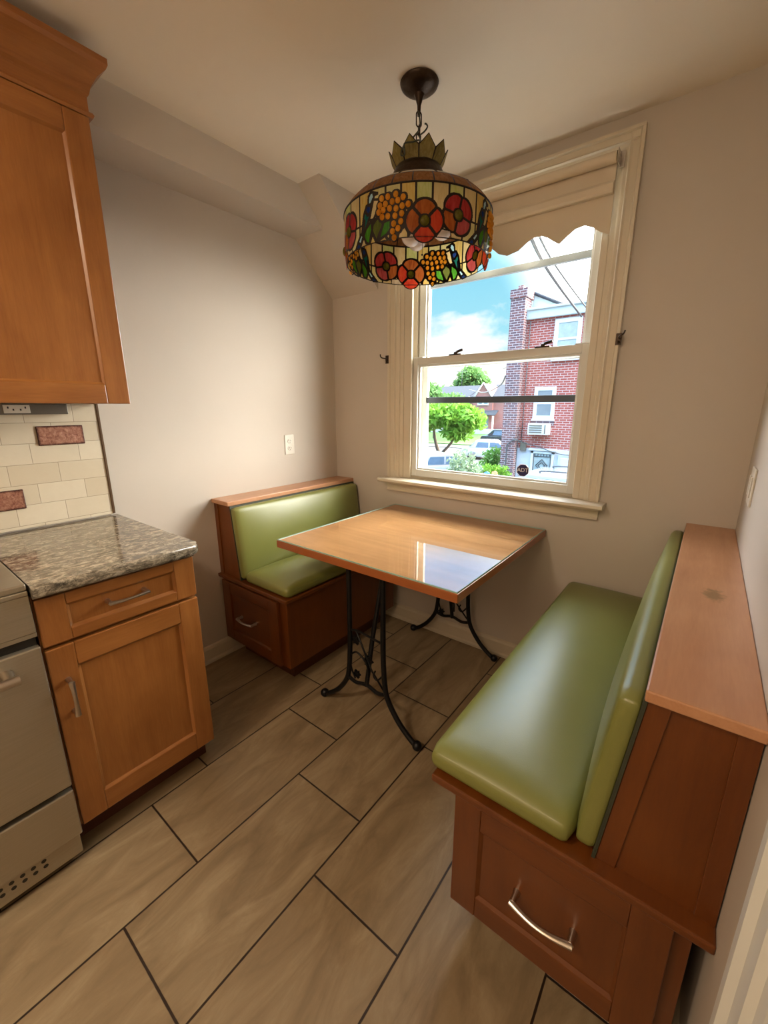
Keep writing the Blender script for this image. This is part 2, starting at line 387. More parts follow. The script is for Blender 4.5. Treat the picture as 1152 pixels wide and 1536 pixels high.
# ================================================================== SETTING
def struct(name, bm, m, label, parent=None, **kw): return obj(name, bm, m, parent, label=label, kind='structure', **kw)
bm = B(); box(bm, WL-.1, WR+.12, NEAR-.1, WY+.15, -.12, 0); struct('floor', bm, M['floor'], 'brown wood-look stone tile floor laid in thirds with dark grout', cat='floor')
bm = B(); box(bm, WL-.1, WR+.12, NEAR-.1, WY+.15, CH, CH+.1); struct('ceiling', bm, M['ceil'], 'flat warm cream painted ceiling', cat='ceiling')
bm = B(); box(bm, WL-.1, WL, NEAR-.1, WY+.15, 0, CH); struct('wall_left', bm, M['wall'], 'beige painted wall behind the counter and the small bench', cat='wall')
# window wall with an opening
OX0, OX1, OZ0, OZ1 = -1.475, -.415, .95, 2.325
bm = B(); T = .13
box(bm, WL, OX0, WY, WY+T, 0, CH); box(bm, OX1, WR, WY, WY+T, 0, CH); box(bm, OX0, OX1, WY, WY+T, 0, OZ0); box(bm, OX0, OX1, WY, WY+T, OZ1, CH)
struct('wall_back', bm, M['wall'], 'beige painted wall that holds the window', cat='wall')
# right wall with a doorway beside the camera
DY0, DY1, DZ = -.46, .415, 2.06
bm = B(); box(bm, WR, WR+.12, DY1, WY+T, 0, CH); box(bm, WR, WR+.12, NEAR-.1, DY0, 0, CH); box(bm, WR, WR+.12, DY0, DY1, DZ, CH)
struct('wall_right', bm, M['wall'], 'beige painted wall along the large bench', cat='wall')
bm = B(); box(bm, WL, WR, NEAR-.1, NEAR, 0, CH); struct('wall_front', bm, M['wall'], 'beige painted wall at the far end of the kitchen', cat='wall')
# boxed soffit and sloped bulkhead
SX, SZ, SBX = -1.784, 2.285, -1.635
def ysl(z): return 1.608+(CH-z)*(WY-1.608)/(CH-2.025)
bm = B()
prism(bm, [(NEAR, SZ), (ysl(SZ), SZ), (ysl(CH), CH), (NEAR, CH)], 'X', WL, SX); struct('wall_soffit', bm, M['wall'], 'long boxed soffit under the ceiling on the left wall', cat='soffit')
bm = B(); prism(bm, [(WY, 2.025), (ysl(CH), CH), (WY, CH)], 'X', WL, SBX); struct('wall_bulkhead', bm, M['wall'], 'sloping boxed bulkhead in the corner left of the window', cat='bulkhead')
# baseboards
def baseboard(name, label, axis, a0, a1, face, sgn):
    bm = B()
    prof = [(0, 0), (.024, 0), (.024, .014), (.016, .022), (.014, .078), (.009, .09), (0, .096)]
    pts = [(face+sgn*d, z) for d, z in prof]
    prism(bm, pts, axis, a0, a1); struct(name, bm, M['trim'], label, cat='baseboard')
baseboard('baseboard_left', 'cream baseboard on the left wall between the cabinet and the small bench', 'Y', .67, WY, WL, 1)
baseboard('baseboard_back', 'cream baseboard under the window', 'X', WL+.025, WR-.025, WY, -1)
baseboard('baseboard_right', 'cream baseboard on the right wall behind the large bench', 'Y', .525, WY-.025, WR, -1)
# doorway
d1 = thing('door_1', 'cream panelled door in a moulded white casing beside the large bench', 'door', (WR, DY1, 0), kind='structure')
def casing_prof(face, sgn, a, b, c=0):   # moulded casing between lateral a (outer) and b (inner)
    w = b-a
    return [(a, face), (a, face+sgn*.026), (a+w*.16, face+sgn*.026), (a+w*.24, face+sgn*.018), (a+w*.55, face+sgn*.016), (a+w*.66, face+sgn*.021), (a+w*.74, face+sgn*.014), (a+w*.90, face+sgn*.012), (b, face+sgn*.008), (b, face)]
bm = B()
prism(bm, [(x, y) for y, x in casing_prof(WR, -1, .524, .418)], 'Z', 0, DZ+.1); prism(bm, [(x, y) for y, x in casing_prof(WR, -1, DY0-.11, DY0)], 'Z', 0, DZ+.1)
prism(bm, [(x, z) for z, x in casing_prof(WR, -1, DZ+.1, DZ)], 'Y', DY0-.11, .524); obj('door_casing', bm, M['white'], d1)
bm = B(); shaker(bm, lambda u, v, w: (WR-w, u, v), DY0+.004, DY1-.004, .006, DZ-.004, -.05, .035, .11, .2, mv=0, mh=0); obj('door_panel', bm, M['doorp'], d1)
bm = B(); ball(bm, (WR+.01, DY0+.08, .95), .027); tube(bm, [(WR+.05, DY0+.08, .95), (WR+.01, DY0+.08, .95)], .01); obj('door_knob', bm, M['nickel'], d1)

# ---------------- window
w1 = thing('window_1', 'white double-hung window in a wide moulded cream casing', 'window', (-.95, WY, .95), kind='structure')
CLO, CRO, CT, SILL = -1.547, -.350, 2.384, .935
bm = B()
prism(bm, casing_prof(WY, -1, CLO, OX0+.004), 'Z', SILL, CT-.0006); prism(bm, casing_prof(WY, -1, CRO, OX1-.004), 'Z', SILL, CT-.0006)
prism(bm, [(WY+(y-WY)*1.05, z) for z, y in casing_prof(WY, -1, CT, OZ1-.004)], 'X', CLO+.0006, CRO-.0006)
obj('window_casing', bm, M['trim'], w1)
bm = B(); prism(bm, [(WY, .925), (1.968, .925), (1.962, .932), (1.964, .944), (1.972, .948), (WY, .949)], 'X', CLO-.03, CRO+.03); box(bm, OX0, OX1, WY, WY+.03, .935, .952); obj('window_stool', bm, M['trim'], w1)
bm = B(); prism(bm, [(WY, .925), (2.024, .925), (2.024, .912), (2.032, .905), (2.032, .878), (2.024, .868), (WY, .868)], 'X', CLO-.004, CRO+.004); obj('window_apron', bm, M['trim'], w1)
# jamb liner
bm = B()
for a, b in ((OX0, OX0+.030), (OX1-.022, OX1)): box(bm, a, b, WY-.004, WY+.125, .95, OZ1, .001)
for a, b in ((OX0+.030, OX0+.082), (OX1-.052, OX1-.022)):
    box(bm, a, b, WY-.002, WY+.012, .95, OZ1, .003); box(bm, a, b, WY+.052, WY+.060, .95, OZ1, .001); box(bm, a, b, WY+.098, WY+.125, .95, OZ1, .001)
box(bm, OX0+.030, OX1-.022, WY, WY+.125, 2.295, OZ1, .001); box(bm, OX0+.030, OX1-.022, WY+.03, WY+.15, .945, .968, .001)
obj('window_frame', bm, M['trim'], w1)
def sash(name, x0, x1, z0, z1, y, st, top, bot, lock=False, mat='white'):
    bm = B(); t = .034
    box(bm, x0, x0+st, y, y+t, z0, z1, .002); box(bm, x1-st, x1, y, y+t, z0, z1, .002)
    box(bm, x0+st, x1-st, y, y+t, z0, z0+bot, .002); box(bm, x0+st, x1-st, y, y+t, z1-top, z1, .002)
    i = .010
    for (a, b, c, d) in ((x0+st, x0+st+i, z0+bot, z1-top), (x1-st-i, x1-st, z0+bot, z1-top)): box(bm, a, b, y+.012, y+t-.006, c, d, .001)
    for (c, d) in ((z0+bot, z0+bot+i), (z1-top-i, z1-top)): box(bm, x0+st+i, x1-st-i, y+.012, y+t-.006, c, d, .001)
    s = obj(name, bm, M[mat], w1)
    g = B(); box(g, x0+st+.004, x1-st-.004, y+.018, y+.021, z0+bot+.004, z1-top-.004); obj('pane', g, M['glass'], s, label='clear glass pane')
    return s
ls = sash('lower_sash', -1.390, -.468, .966, 1.636, WY+.014, .030, .036, .040)
us = sash('upper_sash', -1.385, -.466, 1.598, 2.30, WY+.062, .040, .04, .034)
for x in (-1.13, -.675):
    bm = B(); box(bm, x-.035, x+.035, WY+.016, WY+.046, 1.636, 1.643, .002); lathe(bm, [(.012, 1.643), (.012, 1.652), (.008, 1.655)], (x, WY+.03), 14)
    tube(bm, smooth_path([(x, WY+.03, 1.652), (x+.02, WY+.022, 1.656), (x+.045, WY+.02, 1.661)], 4), [.007]*8+[.005], 8, flat=.6); obj('sash_lock', bm, M['bronze'], ls, smooth='auto')
for x0, x1 in ((-1.390, -1.33), (-.53, -.468)):
    bm = B(); box(bm, x0, x1, WY+.016, WY+.05, 1.636, 1.642, .002); obj('tilt_latch', bm, M['white'], ls)
# outer storm window: aluminium frame with two cross rails
bm = B(); SY = WY+.118
for a, b in ((OX0+.030, -1.358), (-.517, OX1-.022)): box(bm, a, b, SY, SY+.022, .97, 2.30, .001)
for z, h, yy, k in ((1.408, .017, SY, 2), (2.022, .015, SY-.012, 1)): box(bm, -1.368, -.507, yy, yy+.022, z-h, z+h, .002, mi=k)
box(bm, -1.368, -.507, SY-.004, SY+.022, 1.590, 1.615, .001, mi=0)
box(bm, -1.368, -.507, SY, SY+.022, .968, .985, .001); box(bm, -1.368, -.507, SY, SY+.022, 2.27, 2.30, .001)
obj('storm_frame', bm, [M['white'], plain('grey_aluminium', (.30, .31, .31, 1), .4, .3), plain('dark_aluminium', (.05, .06, .075, 1), .4, .3)], w1)

# ---------------- roller shade
rs = thing('roller_shade', 'cream roller shade with scalloped hem rolled up at the window top', 'window shade', (-.95, 1.995, 2.28))
SR0, SR1 = -1.47, -.43; YS = 1.994
bm = B(); tube(bm, [(SR0, YS, 2.285), (SR1, YS, 2.285)], .0195, 20); obj('roller', bm, M['shade_cloth'], rs, smooth='auto')
bm = B(); box(bm, SR0+.006, SR1-.002, YS+.0165, YS+.0180, 2.19, 2.287)
key = [(-.43, 2.029), (-.468, 2.048), (-.495, 2.069), (-.526, 2.083), (-.561, 2.078), (-.593, 2.057), (-.622, 2.036), (-.648, 2.053), (-.671, 2.070), (-.698, 2.083), (-.732, 2.084), (-.761, 2.070), (-.797, 2.046), (-.849, 2.036), (-.892, 2.052), (-.925, 2.080), (-.95, 2.086)]
half = [Vector((x, 0, z)) for x, z in key]; full = half+[Vector((-1.9-p.x, 0, p.z)) for p in half[:-1][::-1]]
cur = full
vf = [bm.verts.new((p.x, YS+.0165, p.z)) for p in cur]; vt = [bm.verts.new((p.x, YS+.0165, 2.20)) for p in cur]
vf2 = [bm.verts.new((p.x, YS+.0180, p.z)) for p in cur]; vt2 = [bm.verts.new((p.x, YS+.0180, 2.20)) for p in cur]
for i in range(len(cur)-1):
    bm.faces.new((vf[i], vf[i+1], vt[i+1], vt[i])); bm.faces.new((vf2[i], vt2[i], vt2[i+1], vf2[i+1])); bm.faces.new((vf[i], vf2[i], vf2[i+1], vf[i+1]))
obj('shade_cloth', bm, M['shade_cloth'], rs)
bm = B(); prism(bm, [(YS+.016, 2.168), (YS-.004, 2.168), (YS-.010, 2.176), (YS-.010, 2.198), (YS+.002, 2.212), (YS+.016, 2.214)], 'X', SR0+.004, SR1, .0015); obj('hem_slat', bm, M['shade_cloth'], rs)
for x, s in ((SR0-.004, -1), (SR1+.004, 1)):
    bm = B(); box(bm, min(x, x+s*.003), max(x, x+s*.003), YS-.016, 2.026, 2.262, 2.308, .001); box(bm, min(x, x+s*.018), max(x, x+s*.018), 2.022, 2.026, 2.258, 2.312, .001); ball(bm, (x+s*.004, YS, 2.285), .009, (.7, 1, 1)); obj('bracket', bm, M['nickel'], rs, label='metal end bracket')
# curtain hooks on the casing sides
for x, s, l in ((CLO, -1, 'small bronze curtain hook screwed to left side of window casing'), (CRO, 1, 'small bronze curtain hook screwed to right side of window casing')):
    t = thing('curtain_hook', l, 'hook', (x+s*.002, 2.03, 1.635), 'curtain hooks beside the window')
    bm = B(); box(bm, x-.012, x+.010, 2.0225, 2.027, 1.615, 1.66, .0012); obj('plate', bm, M['bronze'], t)
    bm = B(); tube(bm, smooth_path([(x, 2.0235, 1.642), (x+s*.004, 1.995, 1.642), (x+s*.010, 1.985, 1.645), (x+s*.02, 1.987, 1.652), (x+s*.024, 1.99, 1.664)], 5), .0035, 8); ball(bm, (x, 2.018, 1.625), .006); obj('hook_arm', bm, M['bronze'], t, smooth='auto')
# security sticker on the lower pane (inside)
st = thing('security_sticker', 'dark blue octagonal security sticker on the lower window pane', 'sticker', (-.722, WY+.031, 1.055))
def octa(r, y0, y1, c, m, name):
    bm = B(); prism(bm, [(c[0]+r*math.cos(PI/8+k*PI/4), c[1]+r*math.sin(PI/8+k*PI/4)) for k in range(8)], 'Y', y0, y1); return obj(name, bm, m, st)
M['navy'] = plain('navy_ink', (.012, .012, .09, 1), .4); M['ink_white'] = plain('white_ink', (.75, .75, .78, 1), .4)
octa(.034, WY+.0306, WY+.0318, (-.722, 1.055), M['ink_white'], 'border'); octa(.031, WY+.0300, WY+.0305, (-.722, 1.055), M['navy'], 'face')
def text(name, s, size, loc, rot, mat, parent, ext=.0004):
    cu = bpy.data.curves.new(name, 'FONT'); cu.body = s; cu.size = size; cu.align_x = 'CENTER'; cu.align_y = 'CENTER'; cu.extrude = ext
    tmp = bpy.data.objects.new(name+'_src', cu); COL.objects.link(tmp)
    me = bpy.data.meshes.new_from_object(tmp.evaluated_get(bpy.context.evaluated_depsgraph_get())); bpy.data.objects.remove(tmp)
    o = bpy.data.objects.new(name, me); COL.objects.link(o); o.parent = parent; o.location = Vector(loc)-root_loc(parent); o.rotation_euler = rot; me.materials.clear(); me.materials.append(mat); return o
text('lettering', 'ADT', .028, (-.722, WY+.0296, 1.056), (PI/2, 0, 0), M['ink_white'], st)

# ---------------- outlet on the left wall, switch on the right wall
t = thing('wall_outlet', 'white duplex outlet on the left wall above the small bench', 'outlet', (WL, 1.643, 1.149))
bm = B(); box(bm, WL, WL+.006, 1.608, 1.678, 1.090, 1.208, .003); obj('cover_plate', bm, M['plate'], t)
for z in (1.128, 1.170):
    bm = B(); lathe(bm, [(.0165, 0), (.0165, .0022), (.015, .003)], (0, 0), 20)
    for v in bm.verts: v.co = (WL+.006+v.co.z, 1.643+v.co.x, z+v.co.y*.85)
    s_ = obj('socket', bm, M['plate'], t)
    bm = B()
    for dy in (-.006, .006): box(bm, WL+.0088, WL+.0093, 1.643+dy-.0012, 1.643+dy+.0012, z-.002, z+.008)
    box(bm, WL+.0088, WL+.0093, 1.641, 1.645, z-.011, z-.007); obj('slots', bm, M['slot'], s_)
t = thing('wall_switch', 'cream switch plate on the right wall near the window corner', 'switch', (WR, 1.76, 1.117))
bm = B(); box(bm, WR-.006, WR, 1.70, 1.82, 1.058, 1.178, .003); obj('cover_plate', bm, M['plate'], t)
for y in (1.735, 1.785):
    bm = B(); box(bm, WR-.010, WR-.006, y-.016, y+.016, 1.085, 1.151, .002); obj('rocker', bm, M['plate'], t)

# ================================================================== KITCHEN SIDE
mX = lambda u, v, w: (w, u, v)          # faces towards +X, u = y
# upper cabinet
UX, UY1, UY0 = -1.662, .657, -.12
uc = thing('upper_cabinet', 'tall maple wall cabinet with crown moulding above the granite counter', 'cabinet', (-1.83, .27, 1.379))
bm = B(); box(bm, WL+.001, UX-.021, UY0, UY1, 1.381, 2.283, .001); obj('body', bm, M['cabV'], uc)
dr = None
bm = B(); shaker(bm, mX, .14, UY1-.003, 1.379, 2.236, UX, .02, .071, .064, .009, .003); dr = obj('door', bm, [M['cabV'], M['cabY']], uc)
bm = B(); shaker(bm, mX, UY0, .135, 1.379, 2.236, UX, .02, .071, .064, .009, .003); obj('door', bm, [M['cabV'], M['cabY']], uc)
# crown: profile swept round front and end with a mitre
prof = [(0, 2.238), (.012, 2.238), (.016, 2.245), (.012, 2.252), (.003, 2.256), (.003, 2.292), (.010, 2.300), (.016, 2.318), (.036, 2.345), (.060, 2.362), (.066, 2.372), (.066, 2.388), (0, 2.388)]
bm = B(); A_ = []; X0 = UX-.012
for d, z in prof:
    A_.append([bm.verts.new((X0+d, UY0, z)), bm.verts.new((X0+d, UY1+d*.75, z)), bm.verts.new((WL+.222, UY1+d*.75, z))])
for i in range(len(prof)):
    j = (i+1) % len(prof)
    for k in range(2): bm.faces.new((A_[i][k], A_[i][k+1], A_[j][k+1], A_[j][k]))
bm.faces.new([a[0] for a in A_]); bm.faces.new([a[2] for a in A_][::-1]); obj('crown_moulding', bm, M['cabY'], uc)
# under-cabinet strip
t = thing('power_strip', 'grey metal power strip fixed under the wall cabinet', 'power strip', (-1.985, .3, 1.36))
bm = B(); box(bm, -1.9915, -1.958, .0, .544, 1.342, 1.380, .002); obj('housing', bm, M['strip'], t)
for y in (.393, .12):
    bm = B(); box(bm, -1.958, -1.9555, y-.037, y+.037, 1.347, 1.376, .001); so = obj('socket', bm, M['plate'], t, label='white twin socket')
    bm = B()
    for dy in (-.024, -.010, .010, .024): box(bm, -1.9555, -1.9550, y+dy-.0022, y+dy+.0022, 1.356 if abs(dy) < .02 else 1.363, 1.362 if abs(dy) < .02 else 1.370)
    obj('slots', bm, M['slot'], so)
# backsplash
t = thing('tile_backsplash', 'cream stone tile backsplash with two copper accent tiles', 'backsplash', (WL, .2, .92))
bm = B(); box(bm, WL+.0005, -1.992, NEAR+.3, .648, .9215, 1.381); obj('tile_field', bm, M['splash'], t)
for y0, y1, z0, z1 in ((.441, .591, 1.226, 1.299), (.218, .368, .999, 1.072)):
    bm = B(); box(bm, -1.992, -1.986, y0, y1, z0, z1, .003); obj('accent_tile', bm, M['copper'], t, label='hammered copper accent tile')
bm = B(); box(bm, WL+.0005, -1.988, .648, .658, .9215, 1.381, .002); obj('edge_trim', bm, M['edge_trim'], t, label='dark brown edge trim')
# base cabinet
bc = thing('base_cabinet', 'maple base cabinet with one drawer over one door beside the range', 'cabinet', (-1.67, .44, 0))
CXF = -1.345
bm = B(); box(bm, WL+.03, CXF-.021, .217, .657, .104, .876, .001); obj('body', bm, M['cabV'], bc)
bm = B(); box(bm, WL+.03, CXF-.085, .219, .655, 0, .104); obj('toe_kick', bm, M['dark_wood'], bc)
bm = B(); shaker(bm, mX, .220, .655, .727, .868, CXF, .02, .068, .034, .009, .003); dw = obj('drawer', bm, [M['cabV'], M['cabY']], bc)
pull('handle', lambda u, v, w: (CXF-.009+w, u, v), (.384, .803), (.494, .803), dw, .0046, .03, .008, 'curved nickel bar handle')
bm = B(); shaker(bm, mX, .220, .655, .115, .716, CXF, .02, .067, .073, .009, .003); dd = obj('door', bm, [M['cabV'], M['cabY']], bc)
pull('handle', lambda u, v, w: (CXF+w, u, v), (.257, .505), (.257, .615), dd, .0046, .03, .008, 'curved nickel bar handle')
# countertop
bm = B(); b = bmesh.new(); pts = []
cx0, cx1, cy0, cy1 = WL+.001, -1.321, .218, .677; R_ = .03
pts = [(cx0, cy0), (cx1, cy0)]+[(cx1-R_+R_*math.cos(a), cy1-R_+R_*math.sin(a)) for a in np.linspace(0, PI/2, 7)]+[(cx0, cy1)]
prism(b, pts, 'Z', .878, .914)
ed = [e for e in b.edges if abs(e.verts[0].co.z-e.verts[1].co.z) < 1e-5 and not all(v.co.x < cx0+.01 for v in e.verts) and not all(v.co.y < cy0+.001 for v in e.verts)]
bmesh.ops.bevel(b, geom=ed, offset=.013, segments=4, affect='EDGES', profile=.5, clamp_overlap=True)
merge(bm, b); obj('granite_countertop', bm, M['granite'], None, 'brown and grey granite countertop with a rounded corner', 'countertop', smooth='auto')
# range
rg = thing('kitchen_range', 'stainless steel range left of the maple base cabinet', 'stove', (-1.66, -.17, 0))
SXF, sy0, sy1 = -1.335, -.55, .212
bm = B(); box(bm, WL+.03, SXF-.03, sy0, sy1-.002, .095, .905, .002); obj('body', bm, M['steel'], rg)
bm = B(); box(bm, WL+.03, SXF-.004, sy0, sy1, .905, .923, .004); ck = obj('cooktop', bm, M['steel'], rg)
for (gx0, gx1) in ((-1.93, -1.66), (-1.64, -1.40)):
    for (gy0, gy1) in ((-.52, -.20), (-.16, .165)):
        bm = B()
        for q in np.linspace(gx0, gx1, 4): tube(bm, [(q, gy0, .943), (q, gy1, .943)], .006, 6)
        for q in np.linspace(gy0, gy1, 3): tube(bm, [(gx0, q, .943), (gx1, q, .943)], .006, 6)
        for qx in (gx0, gx1):
            for qy in (gy0, gy1): tube(bm, [(qx, qy, .923), (qx, qy, .943)], .006, 6)
        obj('burner_grate', bm, M['iron'], rg)
bm = B(); box(bm, SXF-.03, SXF, sy0, sy1, .891, .9045, .003); box(bm, SXF-.03, SXF-.002, sy0, sy1, .785, .8905, .002); cp = obj('control_panel', bm, M['steel'], rg)
for y in (-.42, -.3, -.17, -.04, .04):
    bm = B(); tube(bm, [(SXF-.002, y, .838), (SXF+.008, y, .838), (SXF+.03, y, .838)], [.024, .022, .018], 18); obj('knob', bm, M['black'], cp, smooth='auto')
bm = B(); box(bm, SXF-.028, SXF-.004, sy0, sy1, .772, .784, .001); obj('trim_strip', bm, M['steel'], rg)
for a_, z0_, z1_ in ((.016, .745, .772), (.018, .266, .284)):
    bm = B(); box(bm, SXF-.029, SXF-a_, sy0+.004, sy1-.003, z0_, z1_); obj('shadow_gap', bm, M['black'], rg, label='black gap along the oven door')
bm = B(); box(bm, SXF-.028, SXF+.004, sy0, sy1, .284, .745, .004); od = obj('oven_door', bm, M['steel'], rg)
bm = B(); box(bm, SXF+.0035, SXF+.0048, sy0+.14, .055, .36, .58, .001); obj('oven_window', bm, M['black'], od)
bm = B(); tube(bm, [(SXF+.05, sy0+.06, .698), (SXF+.05, .152, .698)], .0125, 14)
for y in (sy0+.075, .135): tube(bm, [(SXF+.004, y, .698), (SXF+.05, y, .698)], [.015, .012], 12)
obj('handle', bm, M['nickel'], od, smooth='auto', label='chrome tube handle')
bm = B(); box(bm, SXF-.028, SXF+.003, sy0, sy1, .104, .266, .004); obj('drawer', bm, M['steel'], rg)
bm = B(); box(bm, SXF-.04, SXF-.008, sy0+.005, sy1-.006, .03, .104, .003)
kp = obj('kick_plate', bm, M['steel'], rg)
bm = B()
for i in range(12):
    for z in (.066, .086):
        y = .115-i*.024-(0 if z > .07 else -.002)
        lb = bmesh.new(); lathe(lb, [(.0062, 0), (.0062, .0006)], (0, 0), 10)
        for v in lb.verts: v.co = (SXF-.0084+v.co.z, y+v.co.x, z+v.co.y)
        merge(bm, lb)
obj('vent_holes', bm, M['slot'], kp)
for y in (sy0+.06, sy1-.06):
    for x in (SXF-.09, WL+.1): bm = B(); tube(bm, [(x, y, 0), (x, y, .1)], .02, 10); obj('foot', bm, M['black'], rg)

# ================================================================== BENCHES
STAIN = Vector((.070, 1.264, .906))
def bench(side, label):
    L = side == 'L'
    X = (lambda d: WL+d) if L else (lambda d: WR-d)
    def bx(bm, d0, d1, y0, y1, z0, z1, bev=.002, mi=0):
        a, b_ = X(d0), X(d1); box(bm, min(a, b_), max(a, b_), y0, y1, z0, z1, bev, 2, mi)
    if L: ye, yp, yb, cap, led, bf, zl, zb, dd0, dd1, dz0, dz1, st0 = 1.102, 1.126, 1.124, .151, .571, .549, .493, .114, .026, .497, .118, .462, .072
    else: ye, yp, yb, cap, led, bf, zl, zb, dd0, dd1, dz0, dz1, st0 = .716, .757, .744, .156, .548, .488, .499, .135, .054, .486, .140, .470, .066
    yend = WY-.001; ybe = 1.975
    rt = thing('banquette_bench', label, 'bench', (X(.28), (ye+WY)/2, 0), 'built-in diner benches')
    bm = B(); bx(bm, .026, bf, yb, ybe, zb, zl-.02, .001); obj('base', bm, M['benV'], rt)
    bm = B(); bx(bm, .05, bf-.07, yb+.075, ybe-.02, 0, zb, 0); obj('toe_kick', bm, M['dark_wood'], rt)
    mp = (lambda u, v, w: (WL+u, yb-w, v)) if L else (lambda u, v, w: (WR-u, yb-w, v))
    bm = B(); shaker(bm, mp, dd0, dd1, dz0, dz1, .018, .017, st0, .062, .007, .002); d = obj('drawer', bm, [M['benV'], M['benX']], rt)
    c = .242 if L else .266; hz = .283 if L else .302
    pull('handle', lambda u, v, w: mp(u, v, w+.011), (c-.064, hz), (c+.064, hz), d, .005, .028, .012, 'curved bronze-toned bar handle')
    bm = B(); bx(bm, .0, led, ye, yend, zl-.019, zl, .004); obj('seat_board', bm, M['benY'], rt)
    # slanted end panel with proud stiles
    t0, b0 = (.149, .191) if L else (.150, .190); zt = .884
    bm = B(); prism(bm, [(X(.002), zl), (X(b0), zl), (X(t0), zt), (X(.002), zt)], 'Y', yp, yp+.02)
    prism(bm, [(X(b0-.034), zl), (X(b0), zl), (X(t0), zt), (X(t0-.034), zt)], 'Y', yp-.006, yp+.02, .001)
    prism(bm, [(X(.002), zl), (X(.032), zl), (X(.032), zt), (X(.002), zt)], 'Y', yp-.006, yp+.02, .001)
    prism(bm, [(X(.032), zl), (X(b0-.02), zl), (X(t0-.02), zt), (X(.032), zt)], 'Y', yend-.03, yend)
    prism(bm, [(X(b0-.02), zl), (X(b0), zl), (X(t0), zt), (X(t0-.02), zt)], 'Y', yp+.02, yend)
    obj('back_frame', bm, M['benV'], rt)
    bm = B(); bx(bm, .0005, cap, yp-.018, yend, zt, .906, .003); obj('top_ledge', bm, M['capY'] if L else stain(M['capY'], STAIN-rt.location, (.026, .05)), rt)
    # cushions
    s = 1 if L else -1
    bm = B(); th = .046; xa = X((t0+b0)/2+.002); xb = X((t0+b0)/2+th)
    rbox(bm, min(xa, xb), max(xa, xb), yp-.012, yend-.012, zl+.012, .878, .018, 24, .022, 'x', (t0-b0)/(zt-zl)*s, s)
    bk = obj('back_cushion', bm, M['vinyl'], rt, smooth=True)
    bm = B(); prism(bm, [(X(b0+.0005), zl), (X(b0+.007), zl), (X(t0+.007), zt-.001), (X(t0+.0005), zt-.001)], 'Y', yp-.010, yend-.006); obj('backing_board', bm, M['piping'], bk, label='dark backing board behind the cushion')
    bm = B(); xa, xb = X(b0+.042), X(led-.002 if L else led+.019)
    rbox(bm, min(xa, xb), max(xa, xb), ye+.012, yend-.02, zl, zl+.058, .026, 26, .03, 'z'); obj('seat_cushion', bm, M['vinyl'], rt, smooth=True)
    return rt
bench('L', 'built-in bench with green vinyl cushions along the left wall, past the table')
bench('R', 'built-in bench with green vinyl cushions along the right wall, nearest the viewer')

# ================================================================== TABLE
TL, TR, TN, TF, TB, TT = -1.491, -.566, 1.118, 2.038, .744, .777
tb = thing('dining_table', 'square maple table on black iron legs between the two green benches', 'table', ((TL+TR)/2, (TN+TF)/2, 0))
bm = B(); box(bm, TL, TR, TN, TF, TB, TT, .002)
for f in bm.faces:
    if f.normal.z > .9 or all(v.co.z > TT-.0005 for v in f.verts): f.material_index = 1
obj('table_top', bm, [M['tabedge'], M['tabX']], tb)
mxx = -1.023
def frame(y, inward):
    for s in (-1, 1):
        bm = B()
        path = smooth_path([(mxx+s*.091, y, TB), (mxx+s*.092, y, .55), (mxx+s*.093, y, .36), (mxx+s*.101, y, .235), (mxx+s*.118, y, .165), (mxx+s*.165, y, .095), (mxx+s*.215, y, .048), (mxx+s*.255, y, .021)], 6)
        tube(bm, path, .0115, 12); box(bm, mxx+s*.091-.02, mxx+s*.091+.02, y-.02, y+.02, TB-.004, TB)
        lg = obj('leg', bm, M['iron'], tb, smooth='auto')
        bm = B(); ball(bm, (mxx+s*.268, y, .0205), .0205); obj('foot', bm, M['iron'], lg)
    bm = B(); tube(bm, smooth_path([(mxx-.112, y, .185), (mxx-.06, y, .172), (mxx, y, .186), (mxx+.06, y, .172), (mxx+.112, y, .185)], 5), .0085, 8); obj('cross_rail', bm, M['iron'], tb, smooth='auto')
    bm = B(); tube(bm, smooth_path([(mxx-.092, y, .425), (mxx-.04, y, .432), (mxx+.04, y, .425), (mxx+.092, y, .42)], 5), .005, 8); obj('cross_rail', bm, M['iron'], tb, smooth='auto')
    bm = B(); tube(bm, [(mxx, y, .18), (mxx, y+inward*.045, .40), (mxx, y+inward*.14, TB)], .0105, 10); obj('brace', bm, M['iron'], tb, smooth='auto')
    bm = B()
    tube(bm, [(mxx-.055, y, .43), (mxx-.015, y+inward*.01, .33), (mxx+.03, y, .27), (mxx+.095, y, .20)], .0042, 8)
    tube(bm, smooth_path([(mxx-.09, y, .30), (mxx-.06, y, .325), (mxx-.025, y, .315), (mxx+.005, y, .28), (mxx+.01, y, .22)], 5), .0042, 8)
    tube(bm, smooth_path([(mxx-.095, y, .275), (mxx-.085, y, .225), (mxx-.065, y, .19)], 5), .004, 8)
    tube(bm, smooth_path([(mxx+.09, y, .27), (mxx+.06, y, .235), (mxx+.04, y, .25), (mxx+.05, y, .275)], 5), .004, 8)
    for (dx, z, r) in ((0, .30, .03), (-.068, .375, .024), (-.066, .205, .022)):
        star = []
        for k in range(12): a = 2*PI*k/12; q = r if k % 2 == 0 else r*.55; star.append((mxx+dx+q*math.cos(a), z+q*math.sin(a)))
        prism(bm, star, 'Y', y-.006+(inward*.012), y+.006+(inward*.012), .001)
    obj('scrollwork', bm, M['iron'], tb, label='wrought iron vine scrollwork with leaf ornaments')
frame(1.192, 1); frame(1.965, -1)
bm = B(); box(bm, TL+.003, TR-.003, TN+.003, TF-.003, TT, TT+.006, .0008, 1)
for f in bm.faces:
    f.material_index = 0 if abs(f.calc_center_median().z-(TT+.006)) < 2e-4 or abs(f.calc_center_median().z-TT) < 2e-4 else 1
